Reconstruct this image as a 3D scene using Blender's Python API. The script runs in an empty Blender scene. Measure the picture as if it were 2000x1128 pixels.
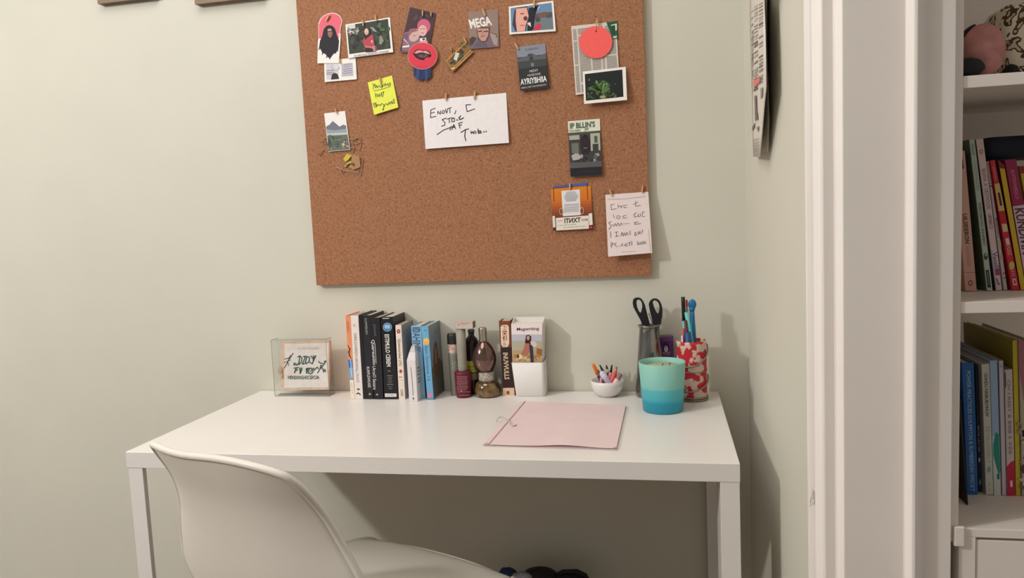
import bpy, bmesh, math, random
from mathutils import Vector, Matrix
random.seed(7)
scene = bpy.context.scene
COL = scene.collection

# ------------------------------------------------------------------ camera
CP = Vector((1.1278, -1.926, 1.1973)); YAW, PIT, ROL, FPX = -.2008, -.0952, -.0454, 1481.02
CF = Vector((math.sin(YAW)*math.cos(PIT), math.cos(YAW)*math.cos(PIT), math.sin(PIT)))
_R = Vector((math.cos(YAW), -math.sin(YAW), 0)); _U = _R.cross(CF)
CR = _R*math.cos(ROL) + _U*math.sin(ROL); CU = _U*math.cos(ROL) - _R*math.sin(ROL)
cd = bpy.data.cameras.new('camera'); cam = bpy.data.objects.new('camera', cd); COL.objects.link(cam)
cd.sensor_width = 36; cd.lens = FPX/2000*36; cd.clip_start = .02
M = Matrix((CR, CU, -CF)).transposed().to_4x4(); M.translation = CP; cam.matrix_world = M
scene.camera = cam

# ------------------------------------------------------------------ light
w = bpy.data.worlds.new('world'); scene.world = w; w.use_nodes = True
w.node_tree.nodes['Background'].inputs[0].default_value = (.9, .85, .78, 1)
w.node_tree.nodes['Background'].inputs[1].default_value = .38
def lamp(name, loc, watts, color, radius):
    l = bpy.data.lights.new(name, 'POINT'); l.energy = watts; l.color = color; l.shadow_soft_size = radius
    o = bpy.data.objects.new(name, l); o.location = loc; COL.objects.link(o); return o
lamp('ceiling_bulb', (-1.4, -2.2, 2.35), 132, (1, .995, .99), .07)
al = bpy.data.lights.new('ceiling_bounce_fill', 'AREA'); al.energy = 15; al.color = (1, .995, .99); al.shape = 'DISK'; al.size = 1.2  # added fill standing in for light bounced off the ceiling, not a fixture
ao = bpy.data.objects.new('ceiling_bounce_fill', al); ao.location = (.3, -1.0, 2.68); COL.objects.link(ao)
vs = scene.view_settings
vs.view_transform = 'Standard'; vs.look = 'None'; vs.gamma = 1; vs.use_curve_mapping = False; vs.exposure = 0.02

# ------------------------------------------------------------------ helpers
def lin(c): c /= 255; return c/12.92 if c <= .04045 else ((c+.055)/1.055)**2.4
def rgb(c): return (lin(c[0]), lin(c[1]), lin(c[2]), 1)
_mats = {}
def mat(c, rough=.6, metal=0, spec=.4, noise=.04, scale=60, bump=0, trans=0, ior=1.45, coat=0, key=None):
    k = key or (tuple(c), rough, metal, spec, noise, scale, bump, trans, ior, coat)
    if k in _mats: return _mats[k]
    m = bpy.data.materials.new('material'); m.use_nodes = True; nt = m.node_tree
    p = nt.nodes['Principled BSDF']
    p.inputs['Roughness'].default_value = rough; p.inputs['Metallic'].default_value = metal
    p.inputs['Specular IOR Level'].default_value = spec; p.inputs['IOR'].default_value = ior
    p.inputs['Transmission Weight'].default_value = trans; p.inputs['Coat Weight'].default_value = coat
    L = rgb(c)
    p.inputs['Base Color'].default_value = L
    if noise or bump:
        tc = nt.nodes.new('ShaderNodeTexCoord'); nz = nt.nodes.new('ShaderNodeTexNoise')
        nz.inputs['Scale'].default_value = scale; nz.inputs['Detail'].default_value = 4
        nt.links.new(tc.outputs['Object'], nz.inputs['Vector'])
        if noise:
            r = nt.nodes.new('ShaderNodeValToRGB')
            r.color_ramp.elements[0].position = .3; r.color_ramp.elements[1].position = .7
            r.color_ramp.elements[0].color = [x*(1-noise*2) for x in L[:3]]+[1]
            r.color_ramp.elements[1].color = [min(1, x*(1+noise)) for x in L[:3]]+[1]
            nt.links.new(nz.outputs['Fac'], r.inputs['Fac']); nt.links.new(r.outputs['Color'], p.inputs['Base Color'])
        if bump:
            b = nt.nodes.new('ShaderNodeBump'); b.inputs['Strength'].default_value = bump; b.inputs['Distance'].default_value = .002
            nt.links.new(nz.outputs['Fac'], b.inputs['Height']); nt.links.new(b.outputs['Normal'], p.inputs['Normal'])
    _mats[k] = m; return m
def ink(c, rough=.55): return mat(c, rough, noise=0, spec=.3)

def ramp_mat(axis, z0, z1, stops, rough=.5, noise=0, wob=0, scale=40, spec=.4, constant=False):
    """colour bands of the thing itself along one object axis (dip-dyed glaze, printed label)"""
    m = bpy.data.materials.new('material'); m.use_nodes = True; nt = m.node_tree; p = nt.nodes['Principled BSDF']
    p.inputs['Roughness'].default_value = rough; p.inputs['Specular IOR Level'].default_value = spec
    tc = nt.nodes.new('ShaderNodeTexCoord'); sp = nt.nodes.new('ShaderNodeSeparateXYZ'); nt.links.new(tc.outputs['Object'], sp.inputs[0])
    mr = nt.nodes.new('ShaderNodeMapRange'); mr.inputs[1].default_value = z0; mr.inputs[2].default_value = z1
    nz = nt.nodes.new('ShaderNodeTexNoise'); nz.inputs['Scale'].default_value = scale; nt.links.new(tc.outputs['Object'], nz.inputs['Vector'])
    ma = nt.nodes.new('ShaderNodeMath'); ma.operation = 'MULTIPLY_ADD'; ma.inputs[1].default_value = wob; 
    nt.links.new(nz.outputs['Fac'], ma.inputs[0]); nt.links.new(sp.outputs[axis], ma.inputs[2]); nt.links.new(ma.outputs[0], mr.inputs[0])
    r = nt.nodes.new('ShaderNodeValToRGB'); cr = r.color_ramp
    if constant: cr.interpolation = 'CONSTANT'
    while len(cr.elements) < len(stops): cr.elements.new(.5)
    for e, (t, c) in zip(cr.elements, stops): e.position = t; e.color = rgb(c)
    nt.links.new(mr.outputs[0], r.inputs['Fac']); nt.links.new(r.outputs['Color'], p.inputs['Base Color'])
    return m
def patch_mat(c1, c2, c3=None, scale=40, th=.5, rough=.6, voronoi=False, sharp=.03, bump=0):
    m = bpy.data.materials.new('material'); m.use_nodes = True; nt = m.node_tree; p = nt.nodes['Principled BSDF']
    p.inputs['Roughness'].default_value = rough; p.inputs['Specular IOR Level'].default_value = .3
    tc = nt.nodes.new('ShaderNodeTexCoord')
    t = nt.nodes.new('ShaderNodeTexVoronoi' if voronoi else 'ShaderNodeTexNoise'); t.inputs['Scale'].default_value = scale
    nt.links.new(tc.outputs['Object'], t.inputs['Vector'])
    r = nt.nodes.new('ShaderNodeValToRGB'); cr = r.color_ramp
    st = [(max(0, th-sharp), c1), (min(1, th+sharp), c2)] + ([(min(.97, th+.13), c2), (min(.99, th+.15), c3)] if c3 else [])
    while len(cr.elements) < len(st): cr.elements.new(.5)
    for e, (q, c) in zip(cr.elements, st): e.position = q; e.color = rgb(c)
    src = t.outputs['Distance'] if voronoi else t.outputs['Fac']
    nt.links.new(src, r.inputs['Fac']); nt.links.new(r.outputs['Color'], p.inputs['Base Color'])
    if bump:
        b = nt.nodes.new('ShaderNodeBump'); b.inputs['Strength'].default_value = bump; b.inputs['Distance'].default_value = .004
        nt.links.new(src, b.inputs['Height']); nt.links.new(b.outputs['Normal'], p.inputs['Normal'])
    return m

ORG = {}; MAIN = {}
def org(o):
    return ORG.get(o.name, Vector((0, 0, 0))) if o is not None else Vector((0, 0, 0))
def tag(o, label=None, cat=None, group=None, kind=None):
    if label: o['label'] = label
    if cat: o['category'] = cat
    if group: o['group'] = group
    if kind: o['kind'] = kind
    return o
def thing(name, label, cat, loc, group=None):
    o = bpy.data.objects.new(name, None); o.empty_display_size = .02; o.location = loc; COL.objects.link(o)
    ORG[o.name] = Vector(loc); return tag(o, label, cat, group)

class MB:
    def __init__(s): s.v = []; s.f = []; s.mi = []; s.ms = []; s.sm = []
    def m(s, mt):
        if mt not in s.ms: s.ms.append(mt)
        return s.ms.index(mt)
    def face(s, idx, mt, smooth=False): s.f.append(idx); s.mi.append(s.m(mt)); s.sm.append(smooth)
    def poly(s, pts, mt):
        n = len(s.v); s.v += [Vector(p) for p in pts]; s.face(list(range(n, n+len(pts))), mt)
    def prism(s, pts, vec, mt):
        """closed prism: polygon pts pushed along vec"""
        n = len(s.v); k = len(pts); vec = Vector(vec)
        a = [Vector(p) for p in pts]; s.v += a + [p+vec for p in a]
        s.face(list(range(n, n+k)), mt); s.face(list(range(n+2*k-1, n+k-1, -1)), mt)
        for i in range(k):
            j = (i+1) % k; s.face([n+j, n+i, n+k+i, n+k+j], mt)
    def box(s, a, b, mt):
        x0, y0, z0 = a; x1, y1, z1 = b
        s.prism([(x0, y0, z0), (x1, y0, z0), (x1, y0, z1), (x0, y0, z1)], (0, y1-y0, 0), mt)
    def lathe(s, prof, c, mt, seg=32, mx=None, sy=1, cap=True):
        c = Vector(c); n = len(s.v)
        for r, z in prof:
            for i in range(seg):
                a = 2*math.pi*i/seg; p = Vector((r*math.cos(a), r*math.sin(a)*sy, z))
                s.v.append(c + (mx @ p if mx else p))
        for j in range(len(prof)-1):
            for i in range(seg):
                k = (i+1) % seg; s.face([n+j*seg+i, n+j*seg+k, n+(j+1)*seg+k, n+(j+1)*seg+i], mt, True)
        if cap:
            if prof[0][0] > 1e-5: s.face([n+i for i in range(seg)][::-1], mt)
            q = n+(len(prof)-1)*seg
            if prof[-1][0] > 1e-5: s.face([q+i for i in range(seg)], mt)
    def tube(s, pts, r, mt, seg=8, closed=False):
        pts = [Vector(p) for p in pts]; n = len(s.v); k = len(pts)
        rs = r if isinstance(r, (list, tuple)) else [r]*k
        up = Vector((.13, .31, .94))
        for i, p in enumerate(pts):
            if closed: d = pts[(i+1) % k]-pts[i-1]
            else: d = pts[min(i+1, k-1)]-pts[max(i-1, 0)]
            d.normalize(); a = d.cross(up)
            if a.length < 1e-3: a = d.cross(Vector((1, 0, 0)))
            a.normalize(); b = d.cross(a)
            for j in range(seg):
                t = 2*math.pi*j/seg; s.v.append(p + (a*math.cos(t)+b*math.sin(t))*rs[i])
        for i in range(k if closed else k-1):
            q = (i+1) % k
            for j in range(seg):
                l = (j+1) % seg; s.face([n+i*seg+j, n+i*seg+l, n+q*seg+l, n+q*seg+j], mt, True)
        if not closed:
            s.face([n+j for j in range(seg)][::-1], mt); s.face([n+(k-1)*seg+j for j in range(seg)], mt)
    def ball(s, c, r, mt, seg=20, rings=12, jit=0):
        c = Vector(c); r = Vector(r) if hasattr(r, '__len__') else Vector((r, r, r)); n = len(s.v)
        for i in range(rings+1):
            th = math.pi*i/rings
            for j in range(seg):
                a = 2*math.pi*j/seg; k = 1+random.uniform(-jit, jit)
                s.v.append(c+Vector((r.x*math.sin(th)*math.cos(a)*k, r.y*math.sin(th)*math.sin(a)*k, r.z*math.cos(th)*k)))
        for i in range(rings):
            for j in range(seg):
                k = (j+1) % seg; s.face([n+i*seg+j, n+(i+1)*seg+j, n+(i+1)*seg+k, n+i*seg+k], mt, True)
    def build(s, name, parent=None, bevel=0, loc=None, subsurf=0, solid=0, weld=False):
        o0 = org(parent) if parent is not None else (Vector(loc) if loc is not None else Vector((0, 0, 0)))
        me = bpy.data.meshes.new(name); me.from_pydata([tuple(p-o0) for p in s.v], [], s.f)
        for mt in s.ms: me.materials.append(mt)
        me.polygons.foreach_set('material_index', s.mi); me.polygons.foreach_set('use_smooth', s.sm)
        bm = bmesh.new(); bm.from_mesh(me)
        if weld: bmesh.ops.remove_doubles(bm, verts=bm.verts, dist=1e-5)
        if weld or parent is None or not name.startswith('print'): bmesh.ops.recalc_face_normals(bm, faces=bm.faces)
        bm.to_mesh(me); bm.free(); me.update()
        o = bpy.data.objects.new(name, me); COL.objects.link(o)
        if parent is not None: o.parent = parent
        else: o.location = o0
        ORG[o.name] = o0
        if solid:
            md = o.modifiers.new('solid', 'SOLIDIFY'); md.thickness = solid; md.offset = 0
        if bevel:
            md = o.modifiers.new('bevel', 'BEVEL'); md.width = bevel; md.segments = 2; md.limit_method = 'ANGLE'; md.angle_limit = .6
        if subsurf:
            md = o.modifiers.new('sub', 'SUBSURF'); md.levels = subsurf; md.render_levels = subsurf
        return o

# points of the place found from the photograph on known planes
def ray(x, y): return CF + CR*((x-1000)/FPX) - CU*((y-564)/FPX)
def onX(x, y, X): d = ray(x, y); return CP + d*((X-CP.x)/d.x)
def onY(x, y, Y): d = ray(x, y); return CP + d*((Y-CP.y)/d.y)
def onZ(x, y, Z): d = ray(x, y); return CP + d*((Z-CP.z)/d.z)
class Plane:
    def __init__(s, p, n): s.p = Vector(p); s.n = Vector(n).normalized()
    def at(s, x, y, h=0):
        d = ray(x, y); t = (s.p-CP).dot(s.n)/d.dot(s.n); return CP+d*t+s.n*h
def zoom(x0, y0, k): return lambda *a: [(x0+a[i]/k, y0+a[i+1]/k) for i in range(0, len(a), 2)]

def text_tris(s, bold=0):
    c = bpy.data.curves.new('t', 'FONT'); c.body = s; c.resolution_u = 2; c.offset = bold
    o = bpy.data.objects.new('t', c); COL.objects.link(o)
    bpy.context.view_layer.update()
    me = o.evaluated_get(bpy.context.evaluated_depsgraph_get()).to_mesh()
    v = [(p.co.x, p.co.y) for p in me.vertices]; f = [list(p.vertices) for p in me.polygons]
    bpy.data.objects.remove(o); bpy.data.curves.remove(c)
    xs = [a for a, _ in v]; ys = [b for _, b in v]
    x0, x1, y0, y1 = min(xs), max(xs), min(ys), max(ys)
    return [((a-x0)/(x1-x0), (y1-b)/max(1e-6, y1-y0)) for a, b in v], f

class Print:
    """flat print on a plane: every layer a hair above the last"""
    def __init__(s, plane, base=.00025): s.pl = plane; s.mb = MB(); s.h = base; s.cut = []
    def up(s): s.h += .00002; s.cut.append((len(s.mb.v), len(s.mb.f))); return s.h
    def poly(s, pts, c, rough=.55, same=False):
        h = s.h if same else s.up(); s.mb.poly([s.pl.at(x, y, h) for x, y in pts], ink(c, rough)); return s
    def ell(s, cx, cy, rx, ry, c, rot=0, n=20):
        ca, sa = math.cos(rot), math.sin(rot)
        return s.poly([(cx+rx*math.cos(t)*ca-ry*math.sin(t)*sa, cy+rx*math.cos(t)*sa+ry*math.sin(t)*ca) for t in [2*math.pi*i/n for i in range(n)]], c)
    def stroke(s, pts, w, c):
        h = s.up(); mt = ink(c)
        for (x0, y0), (x1, y1) in zip(pts, pts[1:]):
            l = math.hypot(x1-x0, y1-y0) or 1e-6; nx, ny = -(y1-y0)/l*w/2, (x1-x0)/l*w/2; ex, ey = (x1-x0)/l*w*.3, (y1-y0)/l*w*.3
            s.mb.poly([s.pl.at(a, b, h) for a, b in ((x0-ex+nx, y0-ey+ny), (x1+ex+nx, y1+ey+ny), (x1+ex-nx, y1+ey-ny), (x0-ex-nx, y0-ey-ny))], mt)
        return s
    def text(s, t, LT, RT, LB, c, bold=0):
        h = s.up(); v, f = text_tris(t, bold); n = len(s.mb.v); mt = ink(c)
        for a, b in v:
            s.mb.v.append(s.pl.at(LT[0]+a*(RT[0]-LT[0])+b*(LB[0]-LT[0]), LT[1]+a*(RT[1]-LT[1])+b*(LB[1]-LT[1]), h))
        for q in f: s.mb.face([n+i for i in q], mt)
        return s
    def blotch(s, x0, y0, x1, y1, cols, n, r0, r1):
        for i in range(n):
            s.ell(random.uniform(x0, x1), random.uniform(y0, y1), random.uniform(r0, r1), random.uniform(r0, r1), random.choice(cols), random.random()*3, 8)
        return s
    def build(s, parent, name='printed_picture', label=None):
        par = MAIN.get(parent.name, parent)
        if 1 < len(s.cut) <= (12 if name == 'printed_spine' else 4):   # few separate marks: each its own piece
            for (v0, f0), (v1, f1) in zip(s.cut, s.cut[1:]+[(len(s.mb.v), len(s.mb.f))]):
                m = MB(); m.v = s.mb.v[v0:v1]
                for i in range(f0, f1): m.face([k-v0 for k in s.mb.f[i]], s.mb.ms[s.mb.mi[i]])
                if m.f: o = m.build(name, par)
            return o
        o = s.mb.build(name, par)
        if label: o['label'] = label
        return o

# ------------------------------------------------------------------ the room
XR = 1.3244; YP = -.795; H = 2.7; XL = -3.0; YB = -4.0; XE = 2.35
WALL = mat((208, 205, 191), .62, noise=.012, scale=5, bump=.03, spec=.25)
WHITE = mat((244, 236, 229), .38, noise=.01, scale=8)
def struct(name, mb, **k): o = mb.build(name, **k); o['kind'] = 'structure'; return o
b = MB(); b.box((XL-.1, YB-.1, -.05), (XE+.1, .1, 0), mat((104, 80, 60), .45, noise=.12, scale=6)); struct('floor', b)
b = MB(); b.box((XL-.1, YB-.1, H), (XE+.1, .1, H+.05), mat((235, 230, 220), .8)); struct('ceiling', b)
b = MB(); b.box((XL-.1, 0, 0), (XR, .1, H), WALL); struct('wall_back', b)
b = MB(); b.box((XR, YP+.012, 0), (1.50, .1, H), WALL); struct('wall_right', b)
b = MB(); b.box((XL, -.015, 0), (XR, 0, .11), WALL); struct('baseboard_back', b, bevel=.003)
b = MB(); b.box((XR-.015, YP+.02, 0), (XR, -.015, .11), WALL); struct('baseboard_right', b, bevel=.003)
# moulded casing beside the desk alcove
pp = [(1578, -.795), (1586, -.7985), (1590, -.7995), (1598, -.806), (1604, -.812), (1609, -.8145), (1629, -.8145), (1633, -.816), (1640, -.823), (1647, -.8285),
      (1767, -.8285), (1771, -.831), (1777, -.838), (1783, -.8425), (1790, -.8435), (1796, -.840), (1799, -.833), (1803, -.8275), (1862.5, -.8265)]
prof = [(onY(x, 600, y).x, y) for x, y in pp]; prof[0] = (XR, -.795)
prof = [(XR, YP+.012)] + prof + [(prof[-1][0], YP+.012)]
b = MB(); b.prism([(x, y, 0) for x, y in prof], (0, 0, H), WHITE)
casing = struct('trim_1', b, bevel=.0012)
pr = Print(Plane((1.33, -.799, 1), (0, -1, 0)), .0003); Z = zoom(1350, 900, 4.949)
for q in [(1145, 440, 1160, 380, 1172, 300), (1158, 430, 1185, 400), (1170, 270, 1182, 310, 1176, 370), (1148, 400, 1156, 350), (1190, 285, 1194, 420)]:
    pr.stroke(Z(*q), .8, (150, 142, 138))
pr.build(casing, 'scuff_mark')

# ------------------------------------------------------------------ desk
DT = .74; DX0, DX1 = 0, 1.25; DY1 = -.005; DY0 = -.558; DTH = .0346
DWHITE = mat((231, 226, 221), .27, noise=.01, scale=4, spec=.5)
desk = thing('desk', 'white rectangular desk with square legs standing against the green wall', 'desk', (.625, -.28, 0))
b = MB(); b.box((DX0, DY0, DT-DTH), (DX1, DY1, DT), DWHITE); b.build('desktop', desk, bevel=.0012)
LW = .034; LD = .012
for sx in (0, 1):
    for sy in (0, 1):
        x0 = DX0+.003 if sx == 0 else DX1-LW-.001; y0 = DY0+.001 if sy == 0 else DY1-LD-.018
        b = MB(); b.box((x0, y0, 0), (x0+LW, y0+(.11 if sx == 1 and sy == 0 else LD), DT-DTH), DWHITE); b.build('leg', desk, bevel=.001)
# ------------------------------------------------------------------ chair
CW = mat((225, 219, 208), .42, noise=.01, scale=6, spec=.4)
CH = thing('shell_chair', 'white moulded plastic shell chair pulled up to the desk', 'chair', (.5156, -.6004, 0))
def catmull(pts, t):
    n = len(pts)-1; x = t*n; i = min(int(x), n-1); f = x-i
    g = lambda k: pts[max(0, min(n, k))]
    out = []
    for a, b_, c, d in zip(g(i-1), g(i), g(i+1), g(i+2)):
        out.append(.5*((2*b_)+(-a+c)*f+(2*a-5*b_+4*c-d)*f*f+(-a+3*b_-3*c+d)*f**3))
    return out
# forward, up, half width, side lift up, side wrap forward
SH = [(.2764, .4412, .1851, -.0051, -.017), (.2505, .4514, .2077, -.0026, -.0041), (.1687, .4555, .2239, .0054, .0044), (.0529, .4512, .2357, .0173, -.0006), (-.0704, .4476, .2446, .0337, -.007),
      (-.1649, .4599, .2499, .0521, .007), (-.2185, .5042, .257, .0606, .0345), (-.2399, .5695, .2522, .0409, .0497), (-.2522, .6358, .235, .0195, .0523), (-.2619, .7017, .214, .0025, .0514),
      (-.2742, .7597, .198, .0004, .0434), (-.2921, .8081, .1863, .0029, .0298), (-.3033, .8358, .1694, .0012, .0203)]
RZ = math.radians(-22.96); CA, SA = math.cos(RZ), math.sin(RZ)
def chair_pt(s, t):
    a = abs(t); v, w_, hw, lu, lf = catmull(SH, s*(1-.03*a**8) if s > .5 else s*(1-.03*a**8*(s/.5)))
    x = hw*t; v += lf*a**2.4; w_ += lu*a**2.2 + .012*s**10*(1-a**2.5)*(.5+.5*math.tanh(2.5*t))
    o = org(CH); return o + Vector((x*CA - v*SA, x*SA + v*CA, w_))
NS, NT = 56, 28
b = MB()
for i in range(NS+1):
    for j in range(NT+1): b.v.append(chair_pt(i/NS, -1+2*j/NT))
for i in range(NS):
    for j in range(NT):
        q = i*(NT+1)+j; b.face([q, q+1, q+NT+2, q+NT+1], CW, True)
b.build('seat_shell', CH, solid=.006)
edge = [chair_pt(i/NS, -1) for i in range(NS+1)] + [chair_pt(1, -1+2*j/NT) for j in range(1, NT)] + [chair_pt(i/NS, 1) for i in range(NS, -1, -1)] + [chair_pt(0, 1-2*j/NT) for j in range(1, NT)]
b = MB(); b.tube(edge, .0062, CW, 8, True); b.build('rim', CH)
WOOD = mat((196, 160, 118), .5, noise=.1, scale=30)
for sx in (-1, 1):
    for sv, tv in ((.12, .20), (-.10, -.20)):
        def loc(x, v, z): return org(CH)+Vector((x*CA-v*SA, x*SA+v*CA, z))
        b = MB(); b.tube([loc(sx*.12, sv, .438), loc(sx*.2, tv, 0)], [.013, .009], WOOD, 10); b.build('leg', CH)
b = MB(); b.tube([loc(-.12, .12, .428), loc(.12, .12, .428), loc(.12, -.10, .428), loc(-.12, -.10, .428)], .007, mat((60, 60, 60), .4, metal=.6), 8, True); b.build('under_frame', CH)

# ------------------------------------------------------------------ cork board
BY = -.018
def cork():
    m = bpy.data.materials.new('cork'); m.use_nodes = True; nt = m.node_tree; p = nt.nodes['Principled BSDF']
    p.inputs['Roughness'].default_value = .9; p.inputs['Specular IOR Level'].default_value = .1
    tc = nt.nodes.new('ShaderNodeTexCoord')
    n1 = nt.nodes.new('ShaderNodeTexNoise'); n1.inputs['Scale'].default_value = 210; n1.inputs['Detail'].default_value = 3
    n2 = nt.nodes.new('ShaderNodeTexVoronoi'); n2.inputs['Scale'].default_value = 130
    for n in (n1, n2): nt.links.new(tc.outputs['Object'], n.inputs['Vector'])
    r = nt.nodes.new('ShaderNodeValToRGB'); cr = r.color_ramp
    for e, (t, c) in zip([cr.elements[0], cr.elements.new(.42), cr.elements.new(.6), cr.elements[-1]], [(.25, (124, 82, 59)), (.42, (153, 107, 79)), (.6, (165, 117, 88)), (.8, (182, 136, 105))]):
        e.position = t; e.color = rgb(c)
    nt.links.new(n1.outputs['Fac'], r.inputs['Fac'])
    r2 = nt.nodes.new('ShaderNodeValToRGB'); r2.color_ramp.elements[0].position = .03; r2.color_ramp.elements[1].position = .16
    r2.color_ramp.elements[0].color = (.45, .42, .4, 1); r2.color_ramp.elements[1].color = (1, 1, 1, 1)
    nt.links.new(n2.outputs['Distance'], r2.inputs['Fac'])
    mx = nt.nodes.new('ShaderNodeMix'); mx.data_type = 'RGBA'; mx.blend_type = 'MULTIPLY'; mx.inputs[0].default_value = .45
    nt.links.new(r.outputs['Color'], mx.inputs[6]); nt.links.new(r2.outputs['Color'], mx.inputs[7]); nt.links.new(mx.outputs[2], p.inputs['Base Color'])
    bp = nt.nodes.new('ShaderNodeBump'); bp.inputs['Strength'].default_value = .25; bp.inputs['Distance'].default_value = .002
    nt.links.new(n1.outputs['Fac'], bp.inputs['Height']); nt.links.new(bp.outputs['Normal'], p.inputs['Normal'])
    return m
bl, br = onY(618, 557, BY), onY(1272, 538, BY); tl, tr_ = onY(575, 0, BY), onY(1257, 0, BY)
bx0 = (bl.x+tl.x)/2; bx1 = (br.x+tr_.x)/2; bz = (bl.z+br.z)/2
board = thing('cork_board', 'large brown cork pin board on the wall above the desk', 'pin board', ((bx0+bx1)/2, 0, bz))
b = MB(); b.prism([(bl.x, BY, bl.z), (br.x, BY, br.z), (br.x-.002, BY, 1.93), (bl.x-.002, BY, 1.93)], (0, -BY-.004, 0), cork()); b.build('cork_sheet', board, bevel=.001)
b = MB(); b.prism([(bl.x+.004, -.004, bl.z+.004), (br.x-.004, -.004, br.z+.004), (br.x-.006, -.004, 1.925), (bl.x+.002, -.004, 1.925)], (0, .0035, 0), mat((176, 150, 112), .8)); b.build('backing', board)

# ------------------------------------------------------------------ cards pinned on the board
def card(name, label, cat, px, paper=(238, 234, 228), off=.0008, tilt=2, th=.0005, group=None, part='paper', flat=None):
    """px: outline in the photograph; returns (thing, plane)"""
    top = min(px, key=lambda q: q[1]); P = onY(top[0], top[1], BY-off); a = math.radians(tilt)
    pl = Plane(P, (0, -math.cos(a), math.sin(a)))
    pts = [pl.at(x, y) for x, y in px]
    base = sum(pts, Vector())/len(pts)
    t = thing(name, label, cat, base, group)
    b = MB(); b.prism(pts, pl.n*-th, mat(paper, .6, noise=.015, scale=90)); MAIN[t.name] = b.build(part, t)
    return t, pl
def quad_fn(q):
    """unit square -> photo pixels of a card's corners TL TR BR BL"""
    def f(u, v):
        a = [(1-u)*(1-v), u*(1-v), u*v, (1-u)*v]
        return (sum(k*p[0] for k, p in zip(a, q)), sum(k*p[1] for k, p in zip(a, q)))
    return f
def rect(f, u0, v0, u1, v1): return [f(u0, v0), f(u1, v0), f(u1, v1), f(u0, v1)]

Z1 = zoom(570, 0, 6.267); Z2 = zoom(780, 0, 6.25); Z3 = zoom(1080, 0, 5.127); Z4 = zoom(600, 130, 4.904); Z5 = zoom(800, 160, 5); Z6 = zoom(1050, 330, 4.904)
def P1(f, *a): return f(*a)[0]

# arched portrait card
out = Z1(325, 480, 325, 290, 345, 235, 390, 190, 440, 165, 490, 156, 540, 162, 585, 190, 612, 235, 618, 270, 600, 330, 590, 400, 600, 420, 578, 735, 575, 772, 312, 775, 320, 500)
t, pl = card('portrait_card', 'arch-topped portrait card with coral background and long black hair', 'card', out, tilt=1.5)
p = Print(pl)
p.poly(Z1(330, 470, 330, 295, 350, 242, 392, 198, 440, 173, 490, 164, 538, 170, 580, 196, 606, 238, 611, 270, 592, 330, 582, 400, 575, 470), (226, 104, 120))
p.poly(Z1(455, 306, 500, 318, 530, 352, 550, 420, 578, 500, 570, 590, 545, 640, 510, 660, 470, 715, 440, 700, 410, 660, 375, 650, 350, 600, 332, 590, 345, 500, 375, 430, 390, 360, 420, 320), (32, 28, 34))
for q in [(345, 560, 330, 610), (380, 620, 372, 668), (430, 680, 425, 705), (470, 690, 462, 722), (540, 600, 535, 655), (565, 560, 560, 625)]: p.stroke(Z1(*q), 1.6, (38, 34, 40))
p.ell(*P1(Z1, 468, 405), 4.6, 8.6, (150, 108, 92)); p.ell(*P1(Z1, 462, 370), 4, 3.4, (186, 150, 138))
p.stroke(Z1(445, 385, 495, 385), 1.6, (48, 34, 34)); p.stroke(Z1(455, 432, 480, 432), 1.1, (120, 50, 60)); p.poly(Z1(455, 440, 482, 440, 470, 465), (158, 116, 100))
p.stroke(Z1(330, 300, 355, 245), .9, (245, 200, 200)); p.ell(*P1(Z1, 578, 425), 2, 3, (236, 190, 196))
p.build(t)
# garden photograph
q = Z1(655, 300, 1200, 212, 1240, 638, 692, 712); f = quad_fn(q)
t, pl = card('garden_photo', 'white-bordered photograph of a woman in a red top in a garden', 'photograph', q, off=.001, tilt=3)
p = Print(pl); p.poly(rect(f, .03, .035, .955, .885), (58, 62, 54))
p.blotch(*P1(Z1, 700, 330), *P1(Z1, 1170, 600), [(44, 46, 42), (70, 78, 62), (86, 92, 76), (58, 52, 48), (40, 40, 40)], 46, 2, 6)
p.poly(rect(f, .03, .035, .22, .16), (206, 206, 200)); p.blotch(*P1(Z1, 690, 330), *P1(Z1, 820, 420), [(190, 192, 186), (120, 124, 112), (150, 120, 112)], 14, 1.5, 4)
p.blotch(*P1(Z1, 1040, 300), *P1(Z1, 1180, 420), [(62, 92, 60), (46, 70, 48), (84, 106, 78)], 14, 2, 5)
p.poly(Z1(960, 330, 1000, 340, 1050, 395, 1000, 385), (150, 152, 138)); p.poly(Z1(1075, 450, 1095, 430, 1130, 500, 1100, 550, 1070, 540), (132, 140, 124))
p.poly(Z1(885, 440, 930, 425, 1000, 430, 1015, 540, 1025, 625, 1000, 630, 985, 585, 900, 590, 870, 520), (176, 72, 82)); p.poly(Z1(985, 570, 1022, 560, 1028, 628, 1004, 632), (200, 130, 124))
p.poly(Z1(900, 590, 990, 590, 1005, 632, 905, 640), (52, 30, 36)); p.stroke(Z1(905, 570, 1010, 590), 3, (196, 120, 116))
p.poly(Z1(885, 360, 935, 345, 962, 400, 960, 440, 920, 470, 905, 490, 880, 450), (58, 34, 34)); p.ell(*P1(Z1, 917, 390), 4.2, 6.4, (222, 182, 168)); p.stroke(Z1(905, 410, 925, 408), 1, (150, 60, 60)); p.poly(Z1(975, 490, 992, 500, 990, 535, 975, 520), (236, 170, 176))
p.text('IM WRITING WITH MY OPTIMISM', P1(Z1, 765, 676), P1(Z1, 1185, 618), P1(Z1, 768, 700), (70, 70, 70)); p.build(t)
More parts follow.
